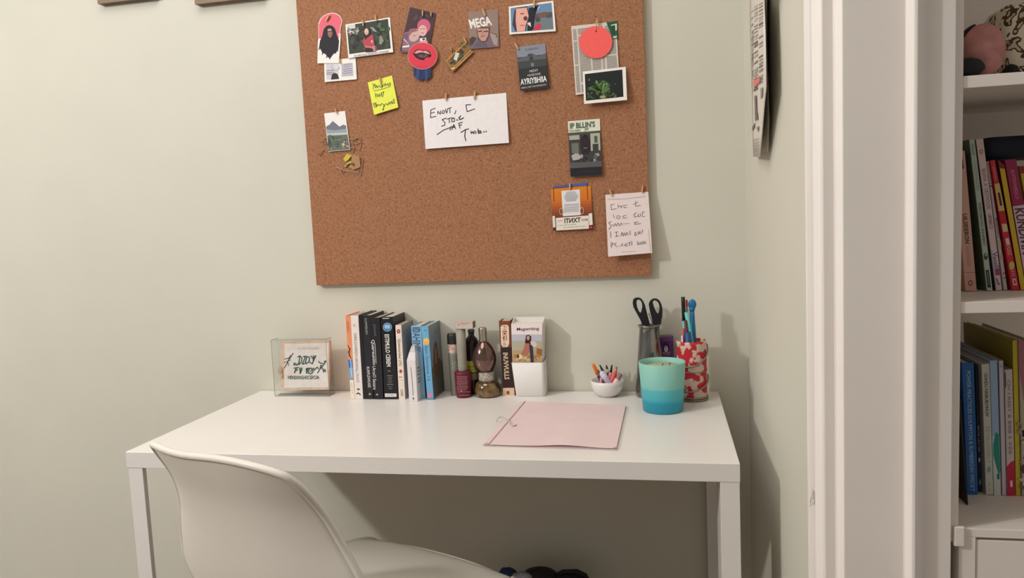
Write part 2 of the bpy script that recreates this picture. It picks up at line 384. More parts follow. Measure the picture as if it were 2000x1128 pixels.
# small black and white card
q = Z1(395, 745, 780, 705, 795, 970, 402, 1004); f = quad_fn(q)
t, pl = card('small_photo_card', 'small white card with grey photo and scribbles under the arch card', 'card', q, off=.0022, tilt=2)
p = Print(pl); p.poly(rect(f, .06, .12, .44, .9), (206, 200, 206)); p.poly(rect(f, .54, .22, .9, .82), (186, 182, 194))
p.poly(Z1(480, 975, 490, 915, 520, 890, 560, 905, 580, 965), (44, 40, 44)); p.ell(*P1(Z1, 530, 830), 9, 7, (190, 188, 194)); p.ell(*P1(Z1, 540, 810), 5, 6, (214, 212, 216))
for y in (790, 815, 845, 870, 895): p.stroke(Z1(620+random.randint(0, 25), y, 660, y+6, 690, y-8, 738-random.randint(0, 20), y-4), .7, (96, 92, 100))
for y in (860, 885, 905): p.stroke(Z1(425, y+10, 450, y, 480, y+6, 515, y), .9, (60, 58, 64))
p.build(t)
# couple photograph
q = Z2(130, 82, 448, 160, 345, 655, 0, 638); f = quad_fn(q)
t, pl = card('couple_photo', 'dark photograph of two people leaning together, behind the red lips disc', 'photograph', q, paper=(110, 86, 92), off=.0008, tilt=2)
p = Print(pl); p.poly(rect(f, .01, .01, .99, .97), (74, 50, 58)); p.blotch(*P1(Z2, 160, 165), *P1(Z2, 385, 235), [(58, 40, 46), (90, 66, 72), (66, 46, 56)], 18, 2, 4.5)
p.poly(Z2(60, 400, 130, 380, 250, 470, 340, 480, 330, 640, 30, 620), (142, 104, 118)); p.poly(Z2(60, 420, 110, 400, 120, 470, 60, 520), (120, 86, 118))
p.ell(*P1(Z2, 185, 430), 10, 13.5, (206, 168, 160), .5); p.poly(Z2(105, 400, 130, 355, 190, 345, 235, 375, 200, 385, 150, 400, 130, 440), (150, 98, 100))
p.ell(*P1(Z2, 300, 320), 13, 14, (196, 96, 118)); p.ell(*P1(Z2, 285, 375), 8.4, 11, (222, 172, 168)); p.stroke(Z2(262, 352, 275, 350), 1.3, (70, 40, 48)); p.stroke(Z2(292, 352, 308, 354), 1.3, (70, 40, 48)); p.stroke(Z2(270, 402, 298, 405), 1.2, (180, 60, 80)); p.stroke(Z2(170, 440, 200, 432), 1, (120, 70, 70))
p.poly(Z2(35, 565, 120, 550, 50, 480, 62, 475, 125, 555, 118, 575, 40, 582), (236, 224, 224)); p.poly(Z2(255, 465, 330, 460, 320, 500, 250, 505), (230, 222, 220)); p.poly(Z2(275, 470, 320, 468, 300, 500), (46, 34, 40)); p.poly(Z2(250, 510, 345, 500, 340, 600, 200, 600), (214, 160, 160))
p.build(t)
# lips disc with blue strips
cx, cy = P1(Z2, 283, 682)
out = [(cx+29*math.cos(a), cy+26.5*math.sin(a)) for a in [2*math.pi*i/36 for i in range(36)]]
t, pl = card('lips_badge', 'round red badge printed with open dark lips, blue strips below', 'badge', out, paper=(214, 178, 168), off=.0075, tilt=0, th=.0012, part='disc')
p = Print(pl); p.ell(cx, cy, 28.3, 25.8, (216, 62, 78), n=36)
p.poly(Z2(166, 655, 205, 605, 255, 600, 285, 615, 320, 605, 370, 630, 395, 685, 370, 700, 325, 700, 300, 735, 250, 728, 200, 700), (34, 22, 26))
p.poly(Z2(180, 650, 215, 615, 255, 610, 285, 625, 320, 615, 360, 640, 375, 665, 320, 650, 285, 640, 250, 642, 210, 655), (224, 150, 152)); p.poly(Z2(200, 675, 250, 650, 310, 655, 335, 690, 300, 715, 245, 705), (74, 50, 58)); p.poly(Z2(230, 680, 270, 662, 300, 690, 260, 705), (110, 80, 88))
p.stroke(Z2(300, 700, 330, 665, 345, 690), 1.2, (150, 110, 112)); p.text('LIPS PARTED', P1(Z2, 215, 815), P1(Z2, 345, 808), P1(Z2, 215, 827), (170, 46, 60)); p.build(t)
for k, (x0, x1, yb) in enumerate([(170, 205, 930), (203, 240, 960), (238, 275, 978), (273, 310, 962), (308, 345, 975), (343, 388, 945)]):
    b = MB(); pts = [pl.at(*c, -.0016) for c in Z2(x0, 800, x1, 800, x1-2, yb-14, (x0+x1)/2, yb+10, x0+2, yb)]
    b.prism(pts, pl.n*-.0004, mat([(34, 50, 92), (46, 74, 130), (40, 44, 84)][k % 3], .6)); b.build('ribbon_strip', t)
# gold film-like tag
q = Z2(785, 490, 900, 635, 650, 880, 535, 725); f = quad_fn(q)
t, pl = card('film_strip_tag', 'slanted gold and orange film-strip tag below the lettered portrait', 'tag', q, paper=(150, 110, 62), off=.002, tilt=2)
p = Print(pl); p.poly(rect(f, .02, .03, .98, .9), (138, 96, 56)); p.poly(rect(f, .05, .3, .9, .82), (176, 104, 48)); p.poly(rect(f, .28, .32, .8, .8), (84, 74, 54)); p.blotch(*P1(Z2, 620, 620), *P1(Z2, 780, 780), [(56, 52, 44), (112, 96, 70), (70, 62, 52)], 16, 1.5, 4)
p.poly(Z2(690, 640, 735, 650, 700, 745, 660, 720), (214, 206, 186)); p.blotch(*P1(Z2, 745, 520), *P1(Z2, 820, 600), [(80, 76, 52), (120, 100, 58)], 8, 1.5, 3.5)
for u in (.22, .82): p.stroke([f(u, .02), f(u, .98)], 1.2, (206, 166, 104))
p.build(t)
b = MB(); b.tube([pl.at(*c, .0015) for c in Z2(648, 875, 905, 630)], .0016, mat((206, 168, 104), .4, metal=.4)); b.build('gold_rod', t)
b = MB(); b.tube([pl.at(*c, .0015) for c in Z2(635, 850, 690, 830)], .0026, mat((224, 190, 130), .4, metal=.3)); b.build('gold_clasp', t)
# lettered portrait
q = Z2(840, 152, 1205, 115, 1215, 572, 860, 598); f = quad_fn(q)
t, pl = card('lettered_portrait_card', 'grey-brown painted portrait card with white letters MEGA across the head', 'card', q, paper=(150, 128, 118), off=.001, tilt=2, th=.0009)
p = Print(pl); p.poly(rect(f, .01, .01, .99, .99), (146, 122, 112))
p.poly(Z2(855, 470, 900, 440, 1000, 470, 1100, 400, 1170, 410, 1205, 470, 1208, 570, 862, 594), (118, 100, 106)); p.poly(Z2(855, 480, 890, 445, 940, 470, 900, 540, 862, 560), (74, 60, 60)); p.poly(Z2(1100, 400, 1170, 415, 1200, 470, 1195, 560, 1150, 540), (166, 146, 140))
p.poly(Z2(940, 360, 1000, 330, 1110, 330, 1105, 420, 1070, 510, 1010, 530, 960, 480), (96, 66, 58)); p.poly(Z2(950, 350, 1090, 345, 1085, 430, 1050, 500, 1000, 500, 965, 450), (190, 146, 132))
p.stroke(Z2(965, 385, 1005, 380), 2.2, (70, 46, 44)); p.stroke(Z2(1035, 385, 1078, 382), 2.2, (70, 46, 44)); p.stroke(Z2(1020, 385, 1012, 425), 1.2, (150, 104, 92)); p.stroke(Z2(995, 445, 1040, 438), 1.8, (150, 84, 84))
p.poly(Z2(900, 570, 960, 500, 1060, 530, 1080, 580), (98, 90, 108)); p.stroke(Z2(1120, 400, 1180, 420, 1190, 460), 1.2, (80, 60, 60))
p.text('MEGA', P1(Z2, 842, 240), P1(Z2, 1105, 195), P1(Z2, 872, 352), (236, 230, 224), .03); p.build(t)
# beach photograph
q = Z2(1335, 82, 1880, 8, 1910, 380, 1345, 420); f = quad_fn(q)
t, pl = card('beach_photo', 'white-bordered photo of a pink face before blue sky and water', 'photograph', q, off=.001, tilt=4)
p = Print(pl); p.poly(rect(f, .04, .06, .955, .93), (104, 138, 172)); p.poly(rect(f, .55, .5, .955, .93), (112, 124, 128)); p.poly(rect(f, .55, .36, .955, .52), (96, 84, 82))
p.poly(Z2(1690, 160, 1800, 140, 1805, 210, 1700, 220), (122, 84, 78)); p.poly(Z2(1790, 190, 1855, 170, 1855, 215, 1795, 220), (70, 80, 96))
p.poly(Z2(1405, 130, 1430, 95, 1560, 80, 1600, 200, 1560, 300, 1540, 380, 1420, 388, 1380, 300), (74, 50, 58)); p.poly(Z2(1425, 105, 1555, 92, 1580, 200, 1545, 300, 1530, 380, 1435, 385, 1420, 250), (226, 168, 152))
p.poly(Z2(1580, 100, 1700, 70, 1660, 180, 1640, 350, 1620, 375, 1560, 378, 1575, 250), (30, 32, 42)); p.poly(Z2(1690, 90, 1720, 75, 1680, 140), (190, 196, 204)); p.stroke(Z2(1480, 170, 1520, 165), 1.8, (80, 50, 54)); p.ell(*P1(Z2, 1540, 225), 4, 4.4, (96, 54, 60)); p.stroke(Z2(1480, 310, 1525, 312), 2, (204, 96, 80))
p.poly(Z2(1640, 340, 1700, 280, 1735, 310, 1720, 360, 1640, 372), (206, 52, 78)); p.poly(Z2(1560, 280, 1600, 270, 1610, 330, 1570, 300), (220, 210, 210)); p.ell(*P1(Z2, 1690, 240), 5, 5, (70, 74, 78)); p.build(t)
# dark poster card
q = Z2(1428, 575, 1780, 530, 1825, 1070, 1478, 1110); f = quad_fn(q)
t, pl = card('dark_postcard', 'dark grey postcard with misty hill and jagged white lettering', 'postcard', q, paper=(60, 60, 62), off=.001, tilt=4, th=.0008)
p = Print(pl); p.poly(rect(f, .0, .0, 1, 1), (46, 46, 48)); p.poly(rect(f, .0, .0, 1, .24), (134, 138, 152)); p.poly([f(0, .26), f(.3, .24), f(.45, .19), (f(.55, .19)), f(.7, .26), f(1, .22), f(1, .34), f(0, .36)], (92, 94, 100)); p.poly(rect(f, 0, .34, 1, .5), (66, 68, 70))
p.ell(*f(.48, .3), 4, 5, (60, 62, 66)); p.ell(*f(.5, .44), 3, 4, (120, 124, 126)); p.ell(*f(.45, .22), 5, 3, (70, 72, 80))
p.text('TORRUN', f(.28, .07), f(.74, .06), f(.28, .12), (66, 66, 80)); p.text('MIZXY', f(.38, .56), f(.68, .55), f(.38, .61), (226, 224, 220)); p.text('MIVERTIME', f(.3, .65), f(.75, .64), f(.3, .70), (206, 204, 200)); p.text('AYRIYBHIIA', f(.03, .735), f(.95, .72), f(.03, .87), (240, 238, 232), .02); p.text('NIRDAL THEY THE EYEMARDTHY', f(.04, .92), f(.93, .905), f(.04, .955), (214, 212, 208)); p.build(t)
# newspaper cutting
q = Z3(182, 262, 540, 222, 600, 210, 665, 690, 672, 930, 228, 950)
q = Z3(182, 262, 632, 214, 672, 900, 228, 950); f = quad_fn(q)
t, pl = card('newspaper_cutting', 'printed newspaper cutting behind the coral paper disc', 'newspaper', q, paper=(216, 208, 196), off=.0008, tilt=1.5)
p = Print(pl, .0003); cols = [(.03, .11), (.14, .39), (.42, .62), (.65, .70), (.74, .97)]
for c0, c1 in cols:
    v = .05
    while v < .97:
        if random.random() > .05: p.poly(rect(f, c0, v, c1-(.04 if random.random() < .2 else 0)*(c1-c0), v+.0095), (132, 124, 118), same=True)
        v += .0185
p.build(t, 'printed_columns')
# green sticker
q = Z3(535, 225, 645, 208, 650, 385, 600, 392)
t, pl = card('green_sticker', 'dark green and white sticker on the corner of the newspaper cutting', 'sticker', q, paper=(38, 84, 56), off=.0018, tilt=1.5)
p = Print(pl); p.poly(Z3(575, 250, 640, 235, 640, 300, 625, 310, 622, 250, 590, 258), (212, 216, 206)); p.poly(Z3(600, 365, 640, 355, 638, 380, 604, 384), (190, 198, 186)); p.poly(Z3(585, 260, 618, 250, 620, 340, 596, 350), (32, 78, 50)); p.build(t)
# coral paper disc with deckled edge
cx, cy = P1(Z3, 428, 422)
out = [(cx+(32.2+(.35 if i % 2 else -.35))*math.cos(a), cy+(31.4+(.35 if i % 2 else -.35))*math.sin(a)) for i, a in [(i, 2*math.pi*i/96) for i in range(96)]]
t, pl = card('paper_disc', 'round coral paper disc with deckled edge hung by a thread', 'paper disc', out, paper=(246, 98, 94), off=.006, tilt=1, th=.0008)
p = Print(pl); p.ell(*P1(Z3, 431, 312), 1.4, 2.2, (60, 26, 26)); p.build(t, 'punched_hole')
b = MB(); b.tube([pl.at(*c, .0012) for c in Z3(431, 312, 428, 285, 432, 240, 436, 205)] , .0008, mat((214, 176, 120), .6)); b.build('thread', t)
# plant photograph
q = Z3(298, 716, 728, 668, 742, 1000, 312, 1040); f = quad_fn(q)
t, pl = card('plant_photo', 'white-bordered night photograph of a spiky green plant', 'photograph', q, off=.007, tilt=7, th=.0008)
p = Print(pl); p.poly(Z3(318, 742, 694, 696, 706, 968, 330, 1008), (28, 34, 34))
for a in range(13):
    x, y = P1(Z3, 495, 935); an = math.radians(-165+a*12.5); L = random.uniform(24, 36); mx_, my_ = x+math.cos(an)*L*.6, y+math.sin(an)*L*.7-2; ex, ey = x+math.cos(an)*L, y+math.sin(an)*L*.8+3
    p.poly([(x-1, y), (mx_-1.4, my_-.6), (ex, ey), (mx_+1.4, my_+.8), (x+1, y)], random.choice([(92, 128, 70), (70, 104, 58), (120, 150, 92), (54, 84, 48)]))
p.blotch(*P1(Z3, 345, 920), *P1(Z3, 640, 985), [(70, 92, 56), (50, 70, 44), (96, 112, 66), (40, 54, 38)], 40, 1, 3); p.ell(*P1(Z3, 498, 972), 6, 3, (156, 158, 96)); p.blotch(*P1(Z3, 360, 800), *P1(Z3, 560, 850), [(130, 158, 100), (80, 108, 66)], 9, 1, 2.6); p.ell(*P1(Z3, 625, 842), 1.4, 1.4, (74, 96, 72)); p.build(t)
# yellow note
q = Z4(580, 152, 812, 84, 872, 390, 640, 462); f = quad_fn(q)
t, pl = card('sticky_note', 'bright yellow square note with black handwriting', 'note', q, paper=(228, 232, 84), off=.001, tilt=4)
p = Print(pl); INK = (62, 66, 44)
p.stroke(Z4(620, 172, 640, 165, 632, 218), .9, INK); p.stroke(Z4(640, 190, 650, 168, 655, 205, 668, 178, 672, 205, 690, 180, 700, 200, 720, 175, 715, 205, 735, 170), 1, INK); p.stroke(Z4(735, 190, 748, 158, 752, 186, 770, 160, 775, 182, 795, 152, 800, 175, 780, 186), 1, INK); p.stroke(Z4(640, 232, 720, 215, 800, 190), .8, INK)
p.stroke(Z4(652, 255, 660, 298), 1.1, INK); p.stroke(Z4(654, 276, 670, 262, 676, 290, 690, 262, 696, 288, 712, 250, 716, 285), 1, INK); p.stroke(Z4(716, 250, 735, 240, 722, 290), 1, INK)
p.stroke(Z4(634, 350, 645, 390), 1.1, INK); p.stroke(Z4(640, 355, 662, 345, 650, 368, 672, 362, 655, 388, 690, 362, 700, 375, 715, 352, 735, 368, 730, 415, 722, 418, 745, 362, 760, 355, 770, 370, 785, 340, 792, 362, 805, 330, 812, 355, 830, 310, 838, 350, 812, 350), 1, INK); p.build(t, 'handwriting')
# landscape photo
q = Z4(162, 448, 362, 424, 412, 796, 204, 814); f = quad_fn(q)
t, pl = card('mountain_photo', 'narrow photograph of a grey mountain above a green meadow', 'photograph', q, off=.001, tilt=2)
p = Print(pl); p.poly(Z4(180, 575, 215, 555, 245, 520, 275, 545, 310, 575, 345, 555, 372, 565, 378, 620, 300, 640, 188, 632), (112, 118, 128)); p.poly(Z4(186, 600, 260, 610, 376, 595, 384, 640, 190, 655), (150, 158, 164)); p.poly(Z4(190, 640, 384, 630, 408, 792, 204, 810), (104, 112, 98)); p.poly(Z4(190, 640, 384, 630, 386, 650, 192, 662), (186, 196, 188))
p.blotch(*P1(Z4, 215, 670), *P1(Z4, 385, 780), [(92, 99, 86), (78, 86, 74), (122, 128, 114), (64, 66, 60)], 26, 1.5, 5); p.poly(Z4(205, 680, 225, 720, 210, 745), (40, 44, 44)); p.blotch(*P1(Z4, 340, 720), *P1(Z4, 395, 780), [(206, 190, 170), (166, 146, 124)], 9, 1, 2.6); p.blotch(*P1(Z4, 215, 780), *P1(Z4, 260, 800), [(196, 190, 180), (90, 92, 88)], 6, 1, 2); p.build(t)
# twine tangles and the yellow charm
TW = mat((176, 140, 108), .7); CLR = mat((186, 150, 118), .3)
def tangle(name, label, cat, px, r, mt, part='strand', loops=None):
    P = [onY(x, y, BY-.003) for x, y in px]; base = sum(P, Vector())/len(P); t = thing(name, label, cat, base)
    for L in loops:
        b = MB(); b.tube([onY(x, y, BY-.0022-.001*math.sin(i*1.3)) for i, (x, y) in enumerate(L)], r, mt, 6); b.build(part, t)
    return t
L = [Z4(402, 690, 440, 700, 490, 680, 520, 700, 515, 760, 500, 795, 470, 770, 410, 780, 380, 740, 350, 720), Z4(420, 720, 470, 740, 510, 720, 520, 690, 470, 685, 430, 720, 450, 790, 430, 830), Z4(340, 745, 380, 720, 400, 760, 370, 780), Z4(185, 690, 150, 690, 140, 715, 165, 740, 195, 745, 180, 715, 150, 705), Z4(165, 790, 130, 810, 115, 850, 140, 840, 155, 815)]
tangle('twine_scrap', 'thin brown twine tangled round the foot of the mountain photo', 'twine', L[0], .0009, TW, loops=L)
L = [Z4(275, 960, 320, 980, 350, 995, 400, 1010, 500, 1025, 510, 1050, 515, 990, 535, 885, 480, 850, 430, 845, 380, 830, 345, 860), Z4(350, 960, 390, 920, 440, 910, 510, 960, 500, 1010, 420, 1000, 360, 990), Z4(440, 835, 470, 870, 520, 900, 490, 950, 440, 960), Z4(300, 960, 340, 1030, 350, 990, 310, 975)]
t = tangle('charm', 'tangled translucent charm with a yellow crescent below the mountain photo', 'charm', L[0], .001, CLR, loops=L)
YL = mat((206, 184, 60), .5)
for name, q in [('crescent', (355, 960, 370, 925, 405, 905, 445, 912, 465, 940, 450, 955, 425, 930, 395, 932, 375, 955)), ('yellow_shard', (345, 880, 380, 835, 425, 850, 400, 885, 365, 915)), ('clear_film', (420, 850, 500, 860, 510, 960, 440, 990, 400, 960, 430, 900))]:
    b = MB(); b.prism([onY(x, y, BY-.0035) for x, y in Z4(*q)], (0, .0015, 0), YL if name != 'clear_film' else mat((172, 130, 90), .35)); b.build(name, t)
b = MB(); b.tube([onY(x, y, BY-.0048) for x, y in Z4(365, 935, 385, 945, 410, 928, 435, 935, 450, 950)], .0007, mat((40, 34, 20), .6)); b.build('black_line', t)
# big white card
q = Z5(124, 182, 943, 106, 970, 594, 155, 654); f = quad_fn(q)
t, pl = card('white_card', 'large white landscape card with bold black handwriting', 'card', q, paper=(236, 230, 230), off=.001, tilt=3, th=.0007)
p = Print(pl); INK = (34, 30, 36)
S = lambda w_, *a: p.stroke(Z5(*a), w_, INK)
S(1.5, 250, 256, 208, 272, 204, 348, 258, 335); S(1.4, 208, 305, 245, 295)
S(1.4, 275, 315, 276, 285, 300, 315, 302, 280); S(1.4, 320, 285, 314, 305, 335, 308, 345, 285, 330, 278, 320, 285); S(1.4, 350, 262, 362, 305, 375, 258); S(1.3, 370, 262, 408, 248); S(1.4, 392, 255, 395, 302); S(1.4, 452, 278, 448, 298, 438, 312)
S(1.5, 598, 220, 550, 224, 562, 290, 636, 262)
S(1.5, 358, 352, 318, 368, 345, 395, 345, 420, 312, 432); S(1.4, 365, 362, 415, 348); S(1.4, 388, 358, 388, 398); S(1.5, 435, 350, 412, 362, 412, 388, 438, 385, 440, 358, 425, 350); S(2, 460, 368, 470, 374); S(1.8, 500, 330, 482, 350, 490, 368, 528, 350)
S(1.4, 268, 514, 330, 470, 440, 428); S(1.4, 392, 470, 408, 432); S(1.4, 412, 465, 432, 415, 450, 458); S(1.4, 420, 446, 446, 440); S(1.4, 480, 402, 492, 452); S(1.4, 480, 402, 516, 394); S(1.4, 486, 424, 510, 418)
S(1.5, 502, 492, 545, 465, 578, 458); S(1.6, 545, 468, 538, 530, 550, 574); S(1.5, 598, 478, 602, 504, 615, 485, 628, 505, 632, 478); S(1.4, 645, 478, 648, 505); S(1.8, 668, 460, 672, 500, 700, 495, 690, 475, 675, 486); S(2, 722, 486, 728, 488); S(2, 744, 482, 750, 484)
p.build(t, 'handwriting')
# book-cover card
q = Z5(1545, 384, 1858, 358, 1880, 908, 1572, 926); f = quad_fn(q)
t, pl = card('book_cover_card', 'green-topped cover card with a dark street scene photograph', 'card', q, paper=(206, 208, 190), off=.001, tilt=3, th=.0008)
p = Print(pl); p.poly(rect(f, 0, 0, 1, .215), (222, 222, 204)); p.poly(rect(f, 0, .21, 1, .25), (74, 84, 62)); p.poly(rect(f, 0, .25, 1, .84), (64, 62, 62)); p.poly(rect(f, 0, .84, 1, 1), (36, 36, 40))
p.poly(rect(f, .02, .26, .34, .34), (168, 170, 156)); p.poly(rect(f, .68, .25, .98, .56), (172, 176, 160)); p.poly(rect(f, .08, .4, .3, .58), (112, 114, 106)); p.poly(rect(f, .8, .3, .9, .42), (84, 88, 80)); p.poly(rect(f, .74, .44, .92, .56), (60, 62, 58))
p.poly([f(.36, .36), f(.42, .3), f(.5, .27), f(.6, .29), f(.68, .38), f(.66, .55), f(.6, .62), f(.4, .6), f(.36, .5)], (50, 36, 42)); p.ell(*f(.52, .29), 3.4, 3, (40, 26, 30)); p.stroke([f(.46, .5), f(.56, .5)], 1, (166, 160, 156)); p.blotch(*f(.1, .6), *f(.9, .75), [(150, 148, 144), (96, 94, 96), (56, 54, 56), (44, 42, 44)], 30, 1.5, 4.5); p.poly(rect(f, 0, .75, 1, .85), (90, 88, 90)); p.poly([f(.06, .62), f(.2, .58), f(.38, .64), (f(.3, .7)), f(.1, .71)], (176, 172, 168))
p.text("IP BLLIN'S", f(.06, .035), f(.84, .035), f(.06, .14), (62, 92, 70), .02); p.text('TOUI INIEIA', f(.02, .16), f(.38, .16), f(.02, .2), (70, 84, 70)); p.text('JII', f(.5, .145), f(.62, .145), f(.5, .2), (80, 90, 80)); p.text('Tm wvaiidn', f(.4, .915), f(.75, .905), f(.4, .935), (82, 80, 84)); p.build(t)
# orange card
q = Z6(125, 188, 510, 152, 530, 575, 150, 590); f = quad_fn(q)
t, pl = card('orange_card', 'orange to brown gradient card with white text label', 'card', q, paper=(186, 100, 36), off=.001, tilt=3, th=.0009)
p = Print(pl)
for i in range(12):
    k = i/11; c = [(214, 128, 40), (206, 112, 40), (150, 76, 44), (96, 46, 36)]; j = min(2, int(k*3)); fr = k*3-j
    p.poly(rect(f, 0, .02+.8*i/12, 1, .02+.8*(i+1)/12), tuple(c[j][n]*(1-fr)+c[j+1][n]*fr for n in range(3)))
p.poly(rect(f, 0, .82, 1, 1), (88, 40, 30)); p.poly(Z6(150, 165, 480, 130, 482, 158, 152, 178), (70, 96, 168))
p.stroke(Z6(152, 180, 158, 310), 1, (40, 24, 20)); p.stroke(Z6(474, 140, 480, 290), 1, (40, 24, 20))
p.poly(Z6(228, 208, 404, 194, 412, 440, 242, 452), (226, 222, 220))
for y in range(12): p.stroke(Z6(255+abs(6-y) * 4, 222+y*8, 320, 218+y*8, 390-abs(6-y)*5, 214+y*8), .8, (140, 146, 156))
for y in range(7): p.stroke(Z6(255, 340+y*12, 300, 336+y*12+random.randint(-3, 3), 395, 332+y*12), .8, (136, 140, 152))
p.poly(Z6(142, 450, 165, 446, 172, 556, 148, 560), (226, 220, 214)); p.poly(Z6(488, 428, 522, 420, 528, 532, 496, 538), (230, 224, 216)); p.poly(Z6(175, 468, 488, 444, 492, 570, 180, 588), (228, 220, 208))
p.text('TXNTI', P1(Z6, 412, 462), P1(Z6, 256, 474), P1(Z6, 414, 508), (30, 26, 26), .03); p.text('oiilor', P1(Z6, 190, 488), P1(Z6, 246, 482), P1(Z6, 190, 506), (168, 80, 60)); p.text('FOXM', P1(Z6, 420, 476), P1(Z6, 478, 472), P1(Z6, 421, 500), (170, 40, 50), .02)
p.text('In vocor liberian wanelita', P1(Z6, 195, 534), P1(Z6, 370, 520), P1(Z6, 196, 546), (90, 80, 70)); p.text('sim cartaldo lotarum morio', P1(Z6, 250, 552), P1(Z6, 470, 536), P1(Z6, 250, 566), (120, 108, 96)); p.poly(Z6(500, 548, 524, 546, 525, 566, 502, 568), (200, 60, 50)); p.build(t)
for c in ((228, 405), (425, 400)):
    b = MB(); x, y = P1(Z6, *c); b.tube([pl.at(x+3.4*math.cos(a), y+6.5*math.sin(a), .0012) for a in [2*math.pi*i/14 for i in range(14)]], .0008, mat((214, 196, 170), .4), 6, True); b.build('wire_ring', t)
# handwritten letter
q = Z6(648, 246, 1060, 216, 1098, 802, 676, 838); f = quad_fn(q)
t, pl = card('handwritten_letter', 'pale pink sheet with five lines of grey capital handwriting', 'letter', q, paper=(230, 214, 212), off=.001, tilt=8, th=.0006)
p = Print(pl); G = (128, 112, 112)
S = lambda w_, *a: p.stroke(Z6(*a), w_, G)
S(.6, 670, 290, 840, 285, 1030, 262); S(.5, 800, 795, 940, 785); S(.5, 1062, 570, 1082, 790)
S(1.1, 702, 340, 708, 388, 755, 378); S(1, 702, 340, 735, 336); S(1, 770, 340, 772, 376); S(1, 768, 360, 795, 352, 800, 372, 815, 345); S(1, 855, 340, 825, 352, 830, 370, 858, 368); S(1.1, 938, 305, 940, 355, 985, 348); S(1, 915, 340, 962, 315)
S(1.1, 725, 435, 735, 470); S(1, 765, 445, 755, 470, 785, 475, 790, 450, 768, 444); S(1, 850, 440, 815, 452, 822, 472, 855, 462); S(1.1, 945, 415, 922, 435, 930, 460, 955, 448); S(1, 965, 425, 962, 455, 985, 450, 985, 425); S(1, 1000, 412, 1025, 410); S(1, 1005, 412, 1002, 452, 1028, 455)
S(1.1, 705, 500, 680, 515, 705, 540, 700, 560, 680, 575); S(1, 715, 530, 730, 545, 745, 520, 755, 545, 770, 515, 785, 545, 800, 515, 812, 540); S(.7, 820, 525, 880, 520); S(1, 920, 512, 965, 505); S(1, 935, 515, 928, 530, 990, 520)
S(1.1, 698, 600, 702, 655); S(1, 740, 605, 770, 600); S(1, 755, 605, 755, 645); S(1, 742, 648, 775, 640); S(1, 795, 640, 808, 605, 818, 640, 830, 610, 842, 638, 855, 605, 870, 632); S(1, 885, 590, 886, 628); S(1, 935, 600, 928, 635, 948, 632, 942, 610); S(1, 960, 600, 965, 625, 980, 595, 985, 620); S(1, 1005, 580, 1000, 612)
S(1.3, 698, 705, 725, 712, 702, 730, 708, 748); S(1, 752, 705, 735, 722, 760, 742); S(1.2, 780, 738, 784, 740); S(1, 815, 712, 800, 728, 818, 738); S(1, 845, 712, 830, 730, 850, 738, 858, 712); S(1, 870, 705, 888, 700); S(1, 878, 705, 880, 735); S(1, 900, 690, 902, 728); S(1, 955, 690, 958, 722, 975, 718, 970, 700); S(1, 990, 695, 985, 718, 1010, 712, 1005, 690); S(1, 1020, 715, 1022, 690, 1040, 712)
p.build(t, 'handwriting')

# mini pegs: one built, the rest copied
PEGW = mat((206, 166, 112), .55, noise=.06, scale=200); PEGM = mat((190, 160, 100), .35, metal=.7)
def peg_proto():
    b = MB()
    t = thing('mini_peg', 'x', 'peg', (0, 0, 0))
    for s in (-1, 1):
        b = MB(); b.prism([(-.0022, s*.0010-.0009, -.011), (.0022, s*.0010-.0009, -.011), (.0028, s*.0014-.0009, .002), (.0022, s*.0022-.0009, .011), (-.0022, s*.0022-.0009, .011), (-.0028, s*.0014-.0009, .002)], (0, .0016, 0), PEGW); b.build('prong', t)
    b = MB(); b.tube([(-.0034, 0, .001), (.0034, 0, .001)], .0014, PEGM, 8); b.build('spring', t)
    return t
PEGS = [(640, 35, -35, .9, 'the arch-topped portrait card'), (709, 45, 4, .8, 'the left of the garden photo'), (734, 36, 12, .8, 'the right of the garden photo'), (825.5, 26, -3, .7, 'the middle of the couple photo'), (842, 28, -4, .55, 'the right edge of the couple photo'),
        (664, 119, 5, .7, 'the small grey photo card'), (743, 158, 8, .9, 'the yellow note'), (656.5, 217, 20, .7, 'the mountain photo'), (871, 189, -3, .9, 'the left of the white card'), (927, 186, -8, 1, 'the right of the white card'),
        (945, 24, 20, 1, 'the portrait lettered MEGA'), (908.5, 79, 25, .8, 'the upper end of the film-strip tag'), (881, 96, 25, .55, 'the side of the film-strip tag'), (1043, 8, -5, 1, 'the beach photo'), (1009, 90, 28, .9, 'the dark postcard'), (1166, 42, -4, .7, 'the thread of the coral disc'),
        (1113, 364, -3, .8, 'the orange card'), (1193, 376, 20, .9, 'the left of the pink letter'), (1254.5, 369, -8, .9, 'the right of the pink letter')]
proto = peg_proto()
for i, (x, y, a, k, s) in enumerate(PEGS):
    if i == 0: o = proto
    else:
        o = proto.copy(); COL.objects.link(o)
        for ch in proto.children: c = ch.copy(); COL.objects.link(c); c.parent = o
    dy = {15: -.009, 13: -.006}.get(i, -.0045)
    o.location = onY(x, y, BY+dy); o.rotation_euler = (0, math.radians(-a), 0); o.scale = (k*.8, 1, k*.85)
    o['label'] = 'tiny wooden peg gripping '+s; o['group'] = 'tiny pegs on the cork board'

